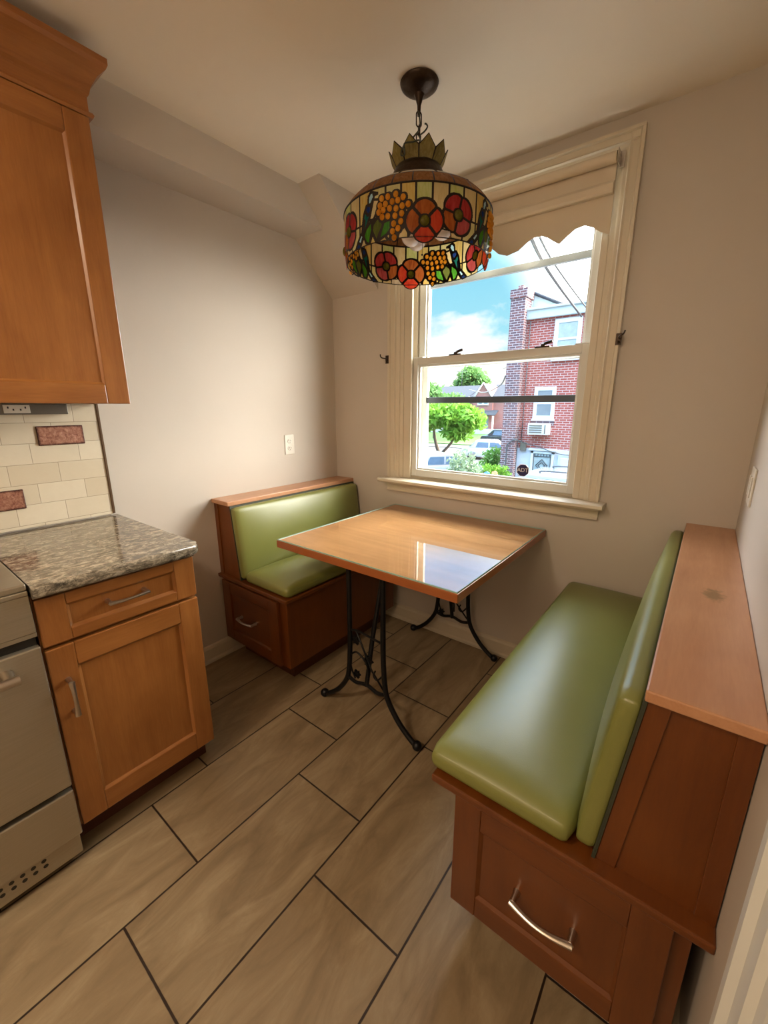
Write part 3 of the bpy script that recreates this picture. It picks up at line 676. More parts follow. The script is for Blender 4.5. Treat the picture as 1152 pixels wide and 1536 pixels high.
obj('glass_table_cover', bm, [M['tglass'], M['glass_edge']], None, 'clear glass sheet covering the maple table top', 'table glass', loc=((TL+TR)/2, (TN+TF)/2, TT))
# ================================================================== LAMP
LC = (-.946, 1.415); ang0 = math.atan2(-LC[1], -LC[0])
lp = thing('pendant_lamp', 'stained glass drum pendant lamp with poppies, grapes and birds hanging over the table', 'lamp', (LC[0], LC[1], CH))
RS, ZR = .262, 1.872
def cylp(phi, z, r=RS):   # phi in degrees, 0 = towards the kitchen, positive = anticlockwise seen from above
    a = ang0+math.radians(phi); return (LC[0]+r*math.cos(a), LC[1]+r*math.sin(a), z)
SG = {}
def sg(n, a, b, **k): SG[n] = stained('glass_'+n, a+(1,), b+(1,), **k); return SG[n]
cols = [('cream', (.52, .43, .15), (.64, .55, .25)), ('amber', (.52, .32, .07), (.62, .46, .15)), ('lime', (.40, .42, .10), (.55, .52, .22)), ('sand', (.54, .38, .15), (.64, .50, .24)),
        ('orange', (.24, .045, .009), (.40, .11, .02)), ('scarlet', (.36, .014, .009), (.50, .06, .018)), ('crimson', (.25, .014, .013), (.40, .045, .036)), ('rose', (.28, .03, .03), (.42, .08, .065)),
        ('sky', (.30, .52, .56), (.48, .66, .66)), ('navy', (.012, .025, .12), (.02, .06, .19)), ('teal', (.006, .075, .06), (.02, .15, .10)), ('leaf', (.03, .14, .010), (.08, .25, .02)),
        ('olive', (.07, .085, .012), (.14, .14, .03)), ('brown', (.15, .055, .015), (.26, .115, .04))]
idx = {}
mats_ = []
for i, (n, a, b) in enumerate(cols):
    mats_.append(sg(n, a, b, trans=.86 if n in ('leaf', 'olive', 'teal') else .74)); idx[n] = i
LEAD = len(mats_); mats_.append(M['lead'])
grape_m = stained('grape_glass', (.72, .38, .06, 1), (.95, .64, .16, 1), (30, 30, 30), .9)
poppy_c = stained('poppy_centre_glass', (.16, .14, .02, 1), (.36, .32, .06, 1), (40, 40, 40), .8)
# ---- paint one 90 degree period as a label map, x in mm from phi = 0, z in mm above the rim
DP, DZ_ = .25, 1.0; NPH = 360; Z0 = -20; NZ = 170
KX = RS*PI/180*1000
ph = (np.arange(NPH)+.5)*DP; zz = Z0+(np.arange(NZ)+.5)*DZ_
PH, ZZ = np.meshgrid(ph, zz, indexing='ij')
Lb = np.full((NPH, NZ), -1, int); regs = []      # regs: (part, colour)
def reg(part, col): regs.append((part, col)); return len(regs)-1
def dx(c): d = PH-c; return (d-90*np.round(d/90))*KX
def poly_mask(pts):
    c = sum(p[0] for p in pts)/len(pts); X = dx(c); Y = ZZ; P = [((p[0]-c)*KX, p[1]) for p in pts]
    ins = np.zeros(X.shape, bool); n = len(P)
    for i in range(n):
        x1, y1 = P[i]; x2, y2 = P[(i+1) % n]
        if y1 == y2: continue
        k = ((y1 > Y) != (y2 > Y)) & (X < (x2-x1)*(Y-y1)/(y2-y1)+x1); ins ^= k
    return ins
def paintp(pts, part, col): Lb[poly_mask(pts)] = reg(part, col)
# background cells from the band down to the rim
rb = random.Random(3); edges = [-1, 10, 21.5, 33, 45, 57, 68, 79]
bc_ = ['lime', 'sand', 'lime', 'sand', 'amber', 'cream', 'cream', 'amber']
for i, e in enumerate(edges):
    e2 = edges[(i+1) % 8]; w = (e2-e) % 90; m = ((PH-e) % 90 < w) & (ZZ > 3) & (ZZ < 150)
    Lb[m & (ZZ > 62)] = reg('shade_band', bc_[i]); Lb[m & (ZZ <= 62)] = reg('shade_band', rb.choice(['cream', 'amber', 'sand']))
# small white gaps below (open) between poppies and grapes
for pts in ([(12, -5), (24, -5), (23, 22), (17, 24)], [(84, -5), (97, -5), (92, 12), (86, 14)]): Lb[poly_mask(pts)] = -1
# leaves and wedge pieces
paintp([(62, 0), (70, 0), (66, 28)], 'shade_band', 'amber'); paintp([(70, 0), (73.5, 0), (73, 22)], 'shade_band', 'sand')
paintp([(54, 2), (60.5, 2), (57.5, 30)], 'shade_band', 'amber'); paintp([(44, 2), (53, 2), (49, 28)], 'shade_band', 'sand'); paintp([(76, 2), (84, 2), (84, 40), (78, 22)], 'shade_band', 'amber')
paintp([(57.8, 55), (61.5, 70), (65.2, 60), (66, 44), (60.6, 4), (57, 36)], 'leaf', 'olive'); paintp([(66.4, 52), (72.8, 62), (73.2, 34), (69, 18), (62.4, 7)], 'leaf', 'leaf')
paintp([(48.3, 38), (56.6, 66), (57, 38), (54, 3), (51, 10)], 'leaf', 'leaf')
# bird: head, body, tail
paintp([(54.6, 70), (58.2, 122), (63.2, 118), (62, 90), (58.5, 68)], 'shade_band', 'sand')
paintp([(47.2, 44), (49.2, 88), (52.2, 113), (56.6, 108), (55.6, 82), (53, 62), (49, 30), (47.6, 28)], 'bird', 'teal')
paintp([(50.6, 100), (52.2, 113), (56.6, 108), (56, 92), (53.5, 84)], 'bird', 'navy')
paintp([(47.2, 44), (48.6, 76), (50.2, 72), (48.6, 34), (47.6, 28)], 'bird', 'navy')
paintp([(53.6, 113), (54, 134), (56, 144), (58.6, 141), (58.8, 128), (56.4, 112)], 'bird', 'sky')
paintp([(58.2, 141), (62.2, 135), (58.8, 132)], 'bird', 'olive')
paintp([(42.2, 20), (47.2, 42), (48.6, 30), (45, 8)], 'bird', 'sky'); paintp([(38.2, 2), (42.2, 20), (45.4, 12), (44, -1)], 'bird', 'navy')
# grape backing
gp = [(65.3, 117), (69.9, 118), (75.5, 121), (80.5, 111), (83.9, 91), (64.0, 99), (68.1, 100), (73.0, 103), (76.9, 104), (79.9, 88), (66.5, 85), (71.2, 86), (75.7, 83), (63.0, 82), (65.6, 67), (69.9, 66), (75.0, 64), (79.6, 68), (74.1, 43), (79.0, 47), (77.1, 29), (73.3, 23), (74.5, 5)]
r_ = reg('grape_cluster', 'brown')
for p, z in gp: Lb[(dx(p)**2+(ZZ-z)**2) < 11.0**2] = r_
holes = np.zeros(Lb.shape, bool)
for p, z in gp: holes |= (dx(p)**2+(ZZ-z)**2) < 6.6**2
# poppies: circle of four petals
def poppy(pc, zc, R, rot, names):
    X, Y = dx(pc), ZZ-zc; best = np.full(X.shape, 9.); arg = np.zeros(X.shape, int)
    for k in range(4):
        a = math.radians(rot+90*k); al = X*math.cos(a)+Y*math.sin(a); pe = -X*math.sin(a)+Y*math.cos(a)
        q = ((al-.54*R)/(.49*R))**2+(pe/(.63*R))**2; m = q < best; best[m] = q[m]; arg[m] = k
    for k in range(4): Lb[(best < 1) & (arg == k)] = reg('poppy_flower'+names[0], names[1][k])
    holes[np.hypot(X, Y) < 10] = True
    Lb[np.hypot(X, Y) < 16] = reg('poppy_flower'+names[0], 'olive')
poppy(29, 70, 56, 32, ('B', ('crimson', 'crimson', 'orange', 'rose')))
poppy(5, 46, 58, 0, ('A', ('scarlet', 'orange', 'orange', 'scarlet')))
# lead lines along every border
def shift(a, i, j, fill=-9):
    b = np.roll(a, i, 0)
    if j: b = np.roll(b, j, 1); (b.__setitem__((slice(None), slice(0, j)), fill) if j > 0 else b.__setitem__((slice(None), slice(j, None)), fill))
    return b
bnd = np.zeros(Lb.shape, bool)
for i in (-1, 0, 1):
    for j in (-1, 0, 1):
        if i or j: bnd |= shift(Lb, i, j) != Lb
lead = bnd.copy()
for i, j in ((1, 0), (-1, 0), (0, 1), (0, -1), (1, 1), (-1, -1), (1, -1), (-1, 1)): lead |= shift(bnd.astype(int), i, j, 0) > 0
bnd3 = np.zeros(Lb.shape, bool)
pet = np.isin(Lb, [i for i, r in enumerate(regs) ])
for i in (-2, -1, 0, 1, 2):
    for j in (-2, -1, 0, 1, 2): bnd3 |= (shift(bnd.astype(int), i, j, 0) > 0) & pet
# ---- split connected motifs into separate parts and build meshes, four times round
def build_motif(part, name, keep, rep):
    I, J = np.nonzero(keep & ~holes)
    if len(I) == 0: return None
    I4 = (I if part == 'shade_band' else np.where(I > 318 if part == 'poppy' else I < -1, I-NPH, I))+rep*NPH; N4 = NPH*4; I4 = I4 % N4
    c = [(I4, J), ((I4+1), J), ((I4+1), J+1), (I4, J+1)]
    key = np.stack([(a % N4)*(NZ+1)+b for a, b in c], 1); u, inv = np.unique(key, return_inverse=True); F = inv.reshape(key.shape)
    a = ang0+np.radians((u//(NZ+1))*DP); z = ZR+(Z0+(u % (NZ+1))*DZ_)/1000; rr = RS-.006*np.clip((1.9-z)/.05, 0, 1)
    V = np.stack([LC[0]+rr*np.cos(a), LC[1]+rr*np.sin(a), z], 1)
    ci = np.array([idx[r[1]] for r in regs]); mi = np.where(lead[I, J], LEAD, ci[Lb[I, J]])
    if part == 'band': mi = np.where((mi != LEAD) & (rep % 2 == 1), mi, mi)
    return npobj(name, V, F, mats_, lp, mi=mi)
lead |= (Lb == r_); lead |= bnd3
parts = np.array([r[0] for r in regs])
regpart = np.where(Lb >= 0, parts[np.clip(Lb, 0, None)], '')
leafids = [i for i, r in enumerate(regs) if r[0] == 'leaf']
for rep in range(4):
    sb = build_motif('shade_band', 'shade_band', regpart == 'shade_band', rep)
    for q in leafids: build_motif('leaf', 'leaf', Lb == q, rep)
    build_motif('bird', 'bird', regpart == 'bird', rep)
    gc = build_motif('grape_cluster', 'grape_cluster', regpart == 'grape_cluster', rep)
    for p, z in gp:
        bm = B(); a = ang0+math.radians(p+90*rep); c = cylp(p+90*rep, ZR+z/1000, RS+.002)
        ball(bm, c, .0082, (.75, 1, 1.08), 10, 7, rot=Matrix.Rotation(a, 3, 'Z')); obj('grape', bm, grape_m, gc, smooth=True)
    for k, pc, zc in (('A', 5, 46), ('B', 29, 70)):
        fl = build_motif('poppy', 'poppy_flower', regpart == 'poppy_flower'+k, rep)
        a = ang0+math.radians(pc+90*rep); bm = B(); ball(bm, cylp(pc+90*rep, ZR+zc/1000, RS+.001), .0145, (.5, 1, 1), 14, 9, rot=Matrix.Rotation(a, 3, 'Z')); obj('flower_centre', bm, poppy_c, fl, smooth=True)
# rim wire and band wires
def ring(name, r, z, th, mat='lead', par=lp):
    bm = B(); tube(bm, [(LC[0]+r*math.cos(2*PI*k/72), LC[1]+r*math.sin(2*PI*k/72), z) for k in range(72)], th, 6, closed=True); return obj(name, bm, M[mat], par, smooth='auto')
ring('rim_wire', RS-.004, ZR+.004, .0016); ring('rim_wire', RS, ZR+.150, .003)
# sloping brown border, cream cap and dark neck
def cone_band(name, r0, z0, r1, z1, n, mat_i, seamw):
    K = 720; S = 14; V = []; F = []; mi = []
    for j in range(S+1):
        t = j/S
        for k in range(K): a = ang0+2*PI*k/K; r = r0+(r1-r0)*t+.004*math.sin(PI*t); V.append((LC[0]+r*math.cos(a), LC[1]+r*math.sin(a), z0+(z1-z0)*t))
    for j in range(S):
        for k in range(K):
            F.append((j*K+k, j*K+(k+1) % K, (j+1)*K+(k+1) % K, (j+1)*K+k)); f = (k/K*n+.28) % 1
            mi.append(LEAD if (f < seamw or j in (0, S-1)) else mat_i)
    return npobj(name, V, F, mats_, lp, mi=mi)
cone_band('shade_border', RS+.001, ZR+.150, .226, ZR+.193, 25, idx['brown'], .07)
M['capg'] = stained('cap_glass', (.62, .54, .42, 1), (.72, .64, .52, 1), trans=.3)
bm = B(); lathe(bm, [(.2265, ZR+.192), (.19, ZR+.214), (.14, ZR+.238), (.094, ZR+.258)], LC, 48, cap=False)
obj('shade_cap', bm, M['capg'], lp, smooth=True)
bm = B()
for k in range(12): a = ang0+2*PI*(k+.5)/12; tube(bm, [(LC[0]+r*math.cos(a), LC[1]+r*math.sin(a), z) for r, z in ((.226, ZR+.193), (.19, ZR+.215), (.14, ZR+.239), (.094, ZR+.259))], .0016, 6)
obj('cap_seams', bm, M['lead'], lp, smooth='auto')
bm = B(); lathe(bm, [(.098, ZR+.256), (.097, ZR+.266), (.092, ZR+.280), (.084, ZR+.296), (.074, ZR+.308), (.03, ZR+.318), (.004, ZR+.322)], LC, 40); obj('neck_dome', bm, M['bronze'], lp, smooth='auto')
# crown of pointed panes
zc0, zc1, zc2 = ZR+.296, ZR+.330, ZR+.358; NC = 10
for k in range(NC):
    a0, a1 = ang0+2*PI*(k+.03)/NC+.02, ang0+2*PI*(k+.97)/NC+.02; am = (a0+a1)/2
    rb_, rm, rt_ = .076, .096, .103
    P = lambda a, r, z: Vector((LC[0]+r*math.cos(a), LC[1]+r*math.sin(a), z))
    pts = [P(a0, rb_, zc0), P(a1, rb_, zc0), P(a1, rm, zc1), P(am, rt_, zc2), P(a0, rm, zc1)]
    n_ = Vector((math.cos(am), math.sin(am), -.3)).normalized()*.003
    bm = B(); f0 = [bm.verts.new(p) for p in pts]; f1 = [bm.verts.new(p-n_) for p in pts]; bm.faces.new(f0); bm.faces.new(f1[::-1])
    for i in range(5): bm.faces.new((f0[i], f0[(i+1) % 5], f1[(i+1) % 5], f1[i]))
    cp_ = obj('crown_pane', bm, SG['olive2'] if 'olive2' in SG else sg('olive2', (.20, .15, .035), (.33, .27, .09), trans=.4), lp)
    bm = B(); q = [p-n_*.5 for p in pts]; tube(bm, q+[q[0]], .0019, 6); obj('lead_edge', bm, M['lead'], cp_, smooth='auto')
# canopy, stem, chain, cord
bm = B(); lathe(bm, [(.063, CH), (.0655, CH-.004), (.062, CH-.013), (.051, CH-.022), (.035, CH-.030), (.018, CH-.036), (.013, CH-.044), (.010, CH-.056), (.0065, CH-.066), (.0055, CH-.090), (.0055, CH-.096)], (LC[0]-.008, LC[1]+.012), 36); obj('canopy', bm, M['bronze'], lp, smooth='auto')
def link_(c, L_, w, rot, r=.0023):
    bm = B(); pts = []
    for k in range(20):
        a = 2*PI*k/20; x = w*math.cos(a); z = (L_/2-w)*(1 if math.sin(a) > 0 else -1)+w*math.sin(a)
        pts.append((c[0]+x*math.cos(rot), c[1]+x*math.sin(rot), c[2]+z))
    tube(bm, pts, r, 6, closed=True); return bm
zt = CH-.092
lens = [(.044, .0095), (.030, .008), (.030, .008), (.030, .008), (.030, .008), (.030, .008), (.032, .009)]
z = zt
for i, (l_, w_) in enumerate(lens):
    obj('chain_link', link_((LC[0]+.002*(i % 2), LC[1], z-l_/2), l_, w_, (ang0+PI/2+.4 if i % 2 == 0 else ang0+.3)), M['bronze'], lp, smooth='auto'); z -= l_-.005
bm = B(); tube(bm, [(LC[0], LC[1], z+.012), (LC[0], LC[1], ZR+.318)], .005, 10); obj('loop_stem', bm, M['bronze'], lp, smooth='auto')
perp = Vector((-math.sin(ang0), math.cos(ang0), 0))   # image right as seen from the kitchen
tow = Vector((math.cos(ang0), math.sin(ang0), 0))
def cpt(s, z, d=0): return tuple(Vector((LC[0], LC[1], z))+perp*s+tow*d)
bm = B()
tube(bm, smooth_path([cpt(0, CH-.095, .004), cpt(.004, 2.295, .008), cpt(-.014, 2.268, .014), cpt(-.030, 2.245, .03), cpt(-.040, 2.215, .06), cpt(-.052, 2.19, .10), cpt(-.056, 2.165, .112), cpt(-.044, 2.165, .115), cpt(-.046, 2.195, .112), cpt(-.02, 2.20, .110), cpt(.0, 2.215, .09), cpt(.008, 2.25, .02), cpt(.004, 2.275, .0), cpt(.02, 2.29, -.006), cpt(.030, 2.304, -.008), cpt(.026, 2.312, -.008), cpt(.02, 2.314, -.008)], 6), .0026, 6)
obj('cord', bm, M['piping'], lp, smooth='auto')
for s, z_, d in ((-.02, 1.958, .05), (.090, 1.985, .02), (.0, 1.99, -.09)):
    bm = B(); ball(bm, cpt(s, z_, d), .036, (1, 1, 1.08), 20, 12); bl = obj('bulb', bm, M['bulb'], lp, smooth=True, label='frosted white bulb')
    bm = B(); tube(bm, [cpt(s, z_+.034, d), cpt(s*.9, z_+.075, d*.9), cpt(0, 2.10, 0)], [.014, .016, .006], 12); obj('socket', bm, M['bronze'], bl, smooth='auto')
bm = B(); tube(bm, [cpt(0, 2.09, 0), cpt(0, ZR+.318, 0)], .006, 12); obj('centre_rod', bm, M['bronze'], lp, smooth='auto')
bm = B(); tube(bm, [cpt(.02, 2.02, .02), cpt(.02, 1.905, .02)], .0009, 5); ball(bm, cpt(.02, 1.902, .02), .0035); obj('pull_chain', bm, M['bronze'], lp)
# ================================================================== OUTSIDE
GZ = -2.2
M['asphalt'] = plain('street_asphalt', (.042, .042, .046, 1), .9, var=.15, scale=3); M['lawn'] = plain('lawn_grass', (.05, .12, .02, 1), .9, var=.4, scale=6)
M['pave'] = plain('concrete_path', (.11, .105, .10, 1), .9, var=.1, scale=3); M['stucco'] = plain('white_stucco', (.44, .46, .50, 1), .8, var=.05, scale=6)
M['roof'] = plain('grey_roof_shingle', (.05, .055, .065, 1), 1, var=.2, scale=8, spec=.05); M['exw'] = plain('white_exterior_paint', (.50, .53, .56, 1), .5, var=.03); M['coping'] = plain('pale_stone_coping', (.40, .46, .47, 1), .7, var=.06)
M['extglass'] = plain('house_window_glass', (.16, .19, .21, 1), .08, 0, .3, 3); M['curtain'] = plain('net_curtain', (.28, .33, .33, 1), .5, 0, .25, 8)
M['bark'] = plain('tree_bark', (.12, .085, .06, 1), .9, var=.3); M['cable'] = plain('cable_rubber', (.05, .055, .06, 1), .6); M['carglass'] = plain('car_glass', (.10, .16, .24, 1), .06, 0, .2, 4)
M['rubber'] = plain('tyre_rubber', (.02, .02, .02, 1), .8); M['tail'] = plain('red_tail_lamp', (.45, .01, .015, 1), .3)
bm = B(); box(bm, -70, 30, WY+.5, 110, GZ-.3, GZ); struct('ground', bm, M['asphalt'], 'grey street and parking area outside the window', cat='ground')
bm = B(); box(bm, -60, -8, 36.5, 45, GZ-.02, GZ+.15); box(bm, -60, -8, 34, 36.5, GZ-.02, GZ+.06, 0, 2, 1); prism(bm, [(38.5, GZ+.15), (45.0, -1.25), (45.0, GZ+.15)], 'X', -60, -8); struct('lawn', bm, [M['lawn'], M['pave']], 'sloping green lawn in front of the far brick houses', cat='lawn')
bm = B(); box(bm, -24, -8, 24.5, 30.5, GZ-.02, GZ+.08); struct('sidewalk', bm, M['pave'], 'pale concrete corner pavement around the street tree', cat='sidewalk')
bm = B(); box(bm, -5.4, 4, WY+.6, 14.9, GZ-.02, GZ+.02); struct('driveway', bm, M['pave'], 'pale concrete driveway behind the near brick house', cat='driveway')
def ewin(par, x0, x1, z0, z1, y, fr=.10, pane='extglass', rail=True, nm='window'):
    bm = B()
    for a, b_, c, d in ((x0, x0+fr, z0, z1), (x1-fr, x1, z0, z1), (x0+fr, x1-fr, z1-fr, z1), (x0+fr, x1-fr, z0, z0+fr)): box(bm, a, b_, y-.04, y+.05, c, d, .004)
    if rail: box(bm, x0+fr, x1-fr, y-.038, y+.04, (z0+z1)/2-.035, (z0+z1)/2+.035, .003)
    box(bm, x0-.03, x1+.03, y-.07, y+.02, z0-.05, z0, .004)
    f = obj(nm, bm, M['exw'], par)
    bm = B(); box(bm, x0+fr-.01, x1-fr+.01, y-.026, y-.010, z0+fr-.01, z1-fr+.01); obj('pane', bm, M[pane], f); return f
# near brick house
nh = thing('brick_house', 'near two-storey red brick house with white base and tall chimney outside the window', 'house', (-1.5, 15, GZ))
bm = B(); box(bm, -5.94, 3.5, 15, 24, -.045, 4.25); obj('brick_wall', bm, M['brick'], nh)
bm = B(); box(bm, -5.96, 3.5, 14.96, 24, GZ, -.045); 
for z in (-.55, -1.05, -1.55): box(bm, -5.962, -5.0, 14.955, 14.97, z-.008, z+.008)
obj('white_base', bm, M['stucco'], nh, label='white painted base course')
bm = B(); box(bm, -5.5, 3.6, 14.90, 24.1, 4.25, 4.57, .02); box(bm, -5.5, 3.6, 14.86, 15.2, 4.53, 4.60, .01); obj('coping', bm, M['coping'], nh)
bm = B(); box(bm, -5.96, -5.46, 14.68, 15.3, GZ, 5.05); box(bm, -5.99, -5.40, 14.65, 15.33, 4.92, 5.20, .01); box(bm, -5.80, -5.62, 14.85, 15.1, 5.20, 5.34, .01); obj('chimney', bm, M['brick_dark'], nh)
bm = B(); prism(bm, [(-5.44, 4.58), (-4.4, 4.60), (-5.44, 5.13)], 'Y', 15.35, 15.6); obj('parapet', bm, M['coping'], nh)
bm = B(); tube(bm, [(-5.44, 15.33, 5.16), (-4.35, 15.33, 4.62)], .05, 8); obj('parapet_cap', bm, M['roof'], nh)
ewin(nh, -4.52, -3.68, 2.92, 4.17, 15.0, .13, 'curtain'); ewin(nh, -5.0, -4.28, .98, 2.06, 15.0, .12)
bm = B(); box(bm, -5.05, -4.25, 14.98, 15.02, .78, .93); obj('lintel', bm, M['brick_dark'], nh)
# basement door with diamond grille, garage door, meter box and pipe
bm = B(); box(bm, -4.92, -4.84, 14.90, 14.98, GZ, -.12, .004); box(bm, -4.21, -4.13, 14.90, 14.98, GZ, -.12, .004); box(bm, -4.92, -4.13, 14.90, 14.98, -.2, -.12, .004); box(bm, -5.0, -4.05, 14.86, 14.96, -.10, -.03, .004); dj = obj('door_frame', bm, M['exw'], nh)
bm = B(); box(bm, -4.84, -4.21, 14.93, 14.96, GZ, -.2); obj('door_panel', bm, M['curtain'], dj)
bm = B(); mx_ = -4.525
for p in (((-.29, -.30), (.29, -.30)), ((-.29, -.95), (.29, -.95)), ((-.29, -.22), (-.29, -1.9)), ((.29, -.22), (.29, -1.9)), ((-.2, -.62), (0, -.40)), ((0, -.40), (.2, -.62)), ((.2, -.62), (0, -.84)), ((0, -.84), (-.2, -.62)), ((-.12, -.62), (0, -.50)), ((0, -.5), (.12, -.62)), ((.12, -.62), (0, -.74)), ((0, -.74), (-.12, -.62))): tube(bm, [(mx_+p[0][0], 14.92, p[0][1]), (mx_+p[1][0], 14.92, p[1][1])], .016, 6)
for k in range(6): tube(bm, [(mx_-.25+k*.1, 14.92, -.30), (mx_-.25+k*.1, 14.92, -.22)], .012, 6)
obj('security_grille', bm, M['cable'], dj, label='dark security grille with a diamond')
bm = B(); box(bm, -3.98, -1.6, 14.90, 14.95, GZ, -.2, .004)
for c in range(4):
    for r in range(4): box(bm, -3.9+c*.58, -3.42+c*.58, 14.885, 14.91, -2.1+r*.47, -1.72+r*.47, .01)
obj('garage_door', bm, M['exw'], nh)
bm = B(); box(bm, -5.32, -5.12, 14.85, 14.97, -.12, .17, .01); obj('meter_box', bm, M['strip'], nh)
bm = B(); tube(bm, smooth_path([(-5.72, 14.64, GZ), (-5.72, 14.64, -.15), (-5.66, 14.64, .12), (-5.45, 14.64, .26), (-5.30, 14.80, .18)], 5), .022, 8); tube(bm, smooth_path([(-5.5, 14.62, .33), (-5.1, 14.84, .13), (-4.6, 14.86, .02), (-4.0, 14.86, -.16), (-3.2, 14.86, -.2)], 5), .014, 8)
for x in (-5.45, -5.32): tube(bm, [(x, 14.93, .17), (x, 14.93, 4.2 if x > -5.4 else GZ)], .014, 6)
obj('conduit', bm, M['cable'], nh)
ac = thing('window_air_conditioner', 'white air conditioner set in the brick wall under the lower window', 'air conditioner', (-4.68, 14.8, .47))
bm = B(); box(bm, -5.02, -4.35, 14.62, 15.0, .46, .84, .01); obj('case', bm, M['exw'], ac)
bm = B()
for k in range(4): box(bm, -4.97, -4.53, 14.612, 14.63, .52+k*.075, .565+k*.075)
box(bm, -4.45, -4.41, 14.612, 14.63, .50, .80); obj('louvres', bm, M['strip'], ac)
# far row of houses
def gable_house(name, label, x0, x1, y, gx, gap=False):
    t = thing(name, label, 'house', ((x0+x1)/2, y, -1.3)); zb, ze, zr = -1.3, 2.55, 3.75
    bm = B(); box(bm, x0, x1, y, y+8, zb, ze); prism(bm, [(gx-1.15, ze-.3), (gx+1.15, ze-.3), (gx, 4.0)], 'Y', y-.35, y+3)
    box(bm, gx-1.15, gx+1.15, y-.35, y+.2, zb, ze); obj('brick_wall', bm, M['brick'], t)
    bm = B(); prism(bm, [(y-.2, ze-.05), (y+4, zr+.3), (y+8.2, ze-.05)], 'X', x0-.1, x1+.1); obj('roof', bm, M['roof'], t)
    bm = B()
    for s in (-1, 1): tube(bm, [(gx+s*1.35, y-.42, ze-.42), (gx, y-.42, 4.08)], .07, 6)
    box(bm, x0-.12, x0-.02, y-.22, y+.1, zb, ze+.1); box(bm, x0-.1, gx-1.2, y-.24, y-.1, ze-.12, ze+.02); box(bm, gx+1.2, x1+.1, y-.24, y-.1, ze-.12, ze+.02); obj('white_trim', bm, M['exw'], t)
    ewin(t, gx-.62, gx+.02, 1.7, 2.5, y-.36, .09); ewin(t, gx+.06, gx+.7, 1.7, 2.5, y-.36, .09); ewin(t, gx+2.5, gx+2.85, -.35, .6, y, .1)
    bm = B(); prism(bm, [(y-1.2, .62), (y-1.2, .55), (y-.3, 1.05), (y-.3, 1.12)], 'X', gx-.6, gx+1.9); obj('awning', bm, M['roof'], t)
    bm = B(); box(bm, gx-.2, gx+.8, y-.42, y-.33, zb, .45); obj('front_door', bm, M['extglass'], t)
    bm = B(); box(bm, x0, x1, y-1.6, y-.4, zb-.3, zb+.35); box(bm, gx+1.7, gx+1.85, y-1.5, y-1.35, zb, .5); obj('porch', bm, M['exw'], t)
    return t
gable_house('row_house', 'far red brick row house with white-edged gable beyond the street', -22.4, -14.5, 45, -20.6)
gable_house('row_house', 'far red brick row house mostly hidden behind the green tree', -31.5, -22.7, 45, -29.0)
for x, y, h, l in ((-25.6, 49, 5.9, 'thin television aerial on the roof behind the green tree'), (-19.6, 49, 6.0, 'thin television aerial on the roof right of the gable')):
    t = thing('roof_aerial', l, 'aerial', (x, y, 4.0), 'roof aerials')
    bm = B(); tube(bm, [(x, y, 4.0), (x, y, h)], .03, 6); obj('mast', bm, M['cable'], t)
    bm = B(); tube(bm, [(x-.7, y, h-.1), (x+.7, y, h-.1)], .025, 6)
    for k in range(5): tube(bm, [(x-.6+k*.3, y-.3, h-.1), (x-.6+k*.3, y+.3, h-.1)], .015, 5)
    obj('crossbar', bm, M['cable'], t)
# foliage
def leaves(name, blobs, n, size, mat, parent, seed):
    r = np.random.default_rng(seed); V = []; F = []; wts = np.array([b[3]*b[4] for b in blobs]); wts = wts/wts.sum()
    for q in range(n):
        b = blobs[r.choice(len(blobs), p=wts)]; d = r.normal(size=3); d /= np.linalg.norm(d); rad = r.random()**.22
        c = np.array(b[:3])+d*rad*np.array([b[3], b[3], b[4]])*(1+.12*r.normal())
        u = r.normal(size=3); u /= np.linalg.norm(u); w = np.cross(u, r.normal(size=3)); w /= np.linalg.norm(w); s = size*(.6+.8*r.random())
        k = len(V); V += [c-u*s, c-w*s*.45, c+u*s, c+w*s*.45]; F.append((k, k+1, k+2, k+3))
    return npobj(name, V, F, mat, parent, smooth=False)
lm1 = leafmat('bright_leaves', (.075, .22, .02, 1), (.18, .34, .04, 1)); lm2 = leafmat('far_leaves', (.06, .15, .04, 1), (.13, .24, .07, 1)); lm3 = leafmat('pale_leaves', (.14, .22, .12, 1), (.27, .34, .22, 1)); lm4 = leafmat('hedge_leaves', (.05, .15, .03, 1), (.13, .27, .05, 1))
def tree(name, label, base, blobs, n, size, mat, seed, trunks, cat='tree', group=None):
    t = thing(name, label, cat, base, group)
    leaves('foliage', blobs, n, size, mat, t, seed)
    bm = B()
    for tr in trunks: tube(bm, smooth_path(tr[0], 4), [tr[1]*(1-.5*i/(4*(len(tr[0])-1))) for i in range(4*(len(tr[0])-1)+1)], 8)
    obj('trunk', bm, M['bark'], t, smooth='auto'); return t
tree('street_tree', 'bright green leafy street tree with a leaning trunk seen through the lower pane', (-16.6, 28.5, GZ), [(-16.2, 28, .9, 2.3, 1.0), (-14.6, 27.5, .75, 1.6, .9), (-13.2, 27, .5, 1.0, .65), (-17.6, 28.5, .7, 1.5, 1.0), (-14.6, 27.5, -.35, 1.1, .6)], 5200, .22, lm1, 1,
     [([(-16.6, 28.5, GZ), (-16.9, 28.3, -1.0), (-17.0, 28.2, .3)], .16), ([(-16.5, 28.5, GZ), (-15.3, 28.0, -1.2), (-14.8, 27.8, -.4), (-15.2, 27.8, .3)], .12)])
tree('tall_tree', 'tall dark green tree rising behind the far brick roofs', (-29.5, 60, GZ), [(-29.8, 60, 5.6, 2.0, 1.8), (-28.4, 60, 4.9, 1.6, 1.2), (-31, 60, 4.4, 1.8, 1.4)], 2600, .35, lm2, 2, [([(-29.5, 60, GZ), (-29.6, 60, 2), (-29.7, 60, 5)], .25)])
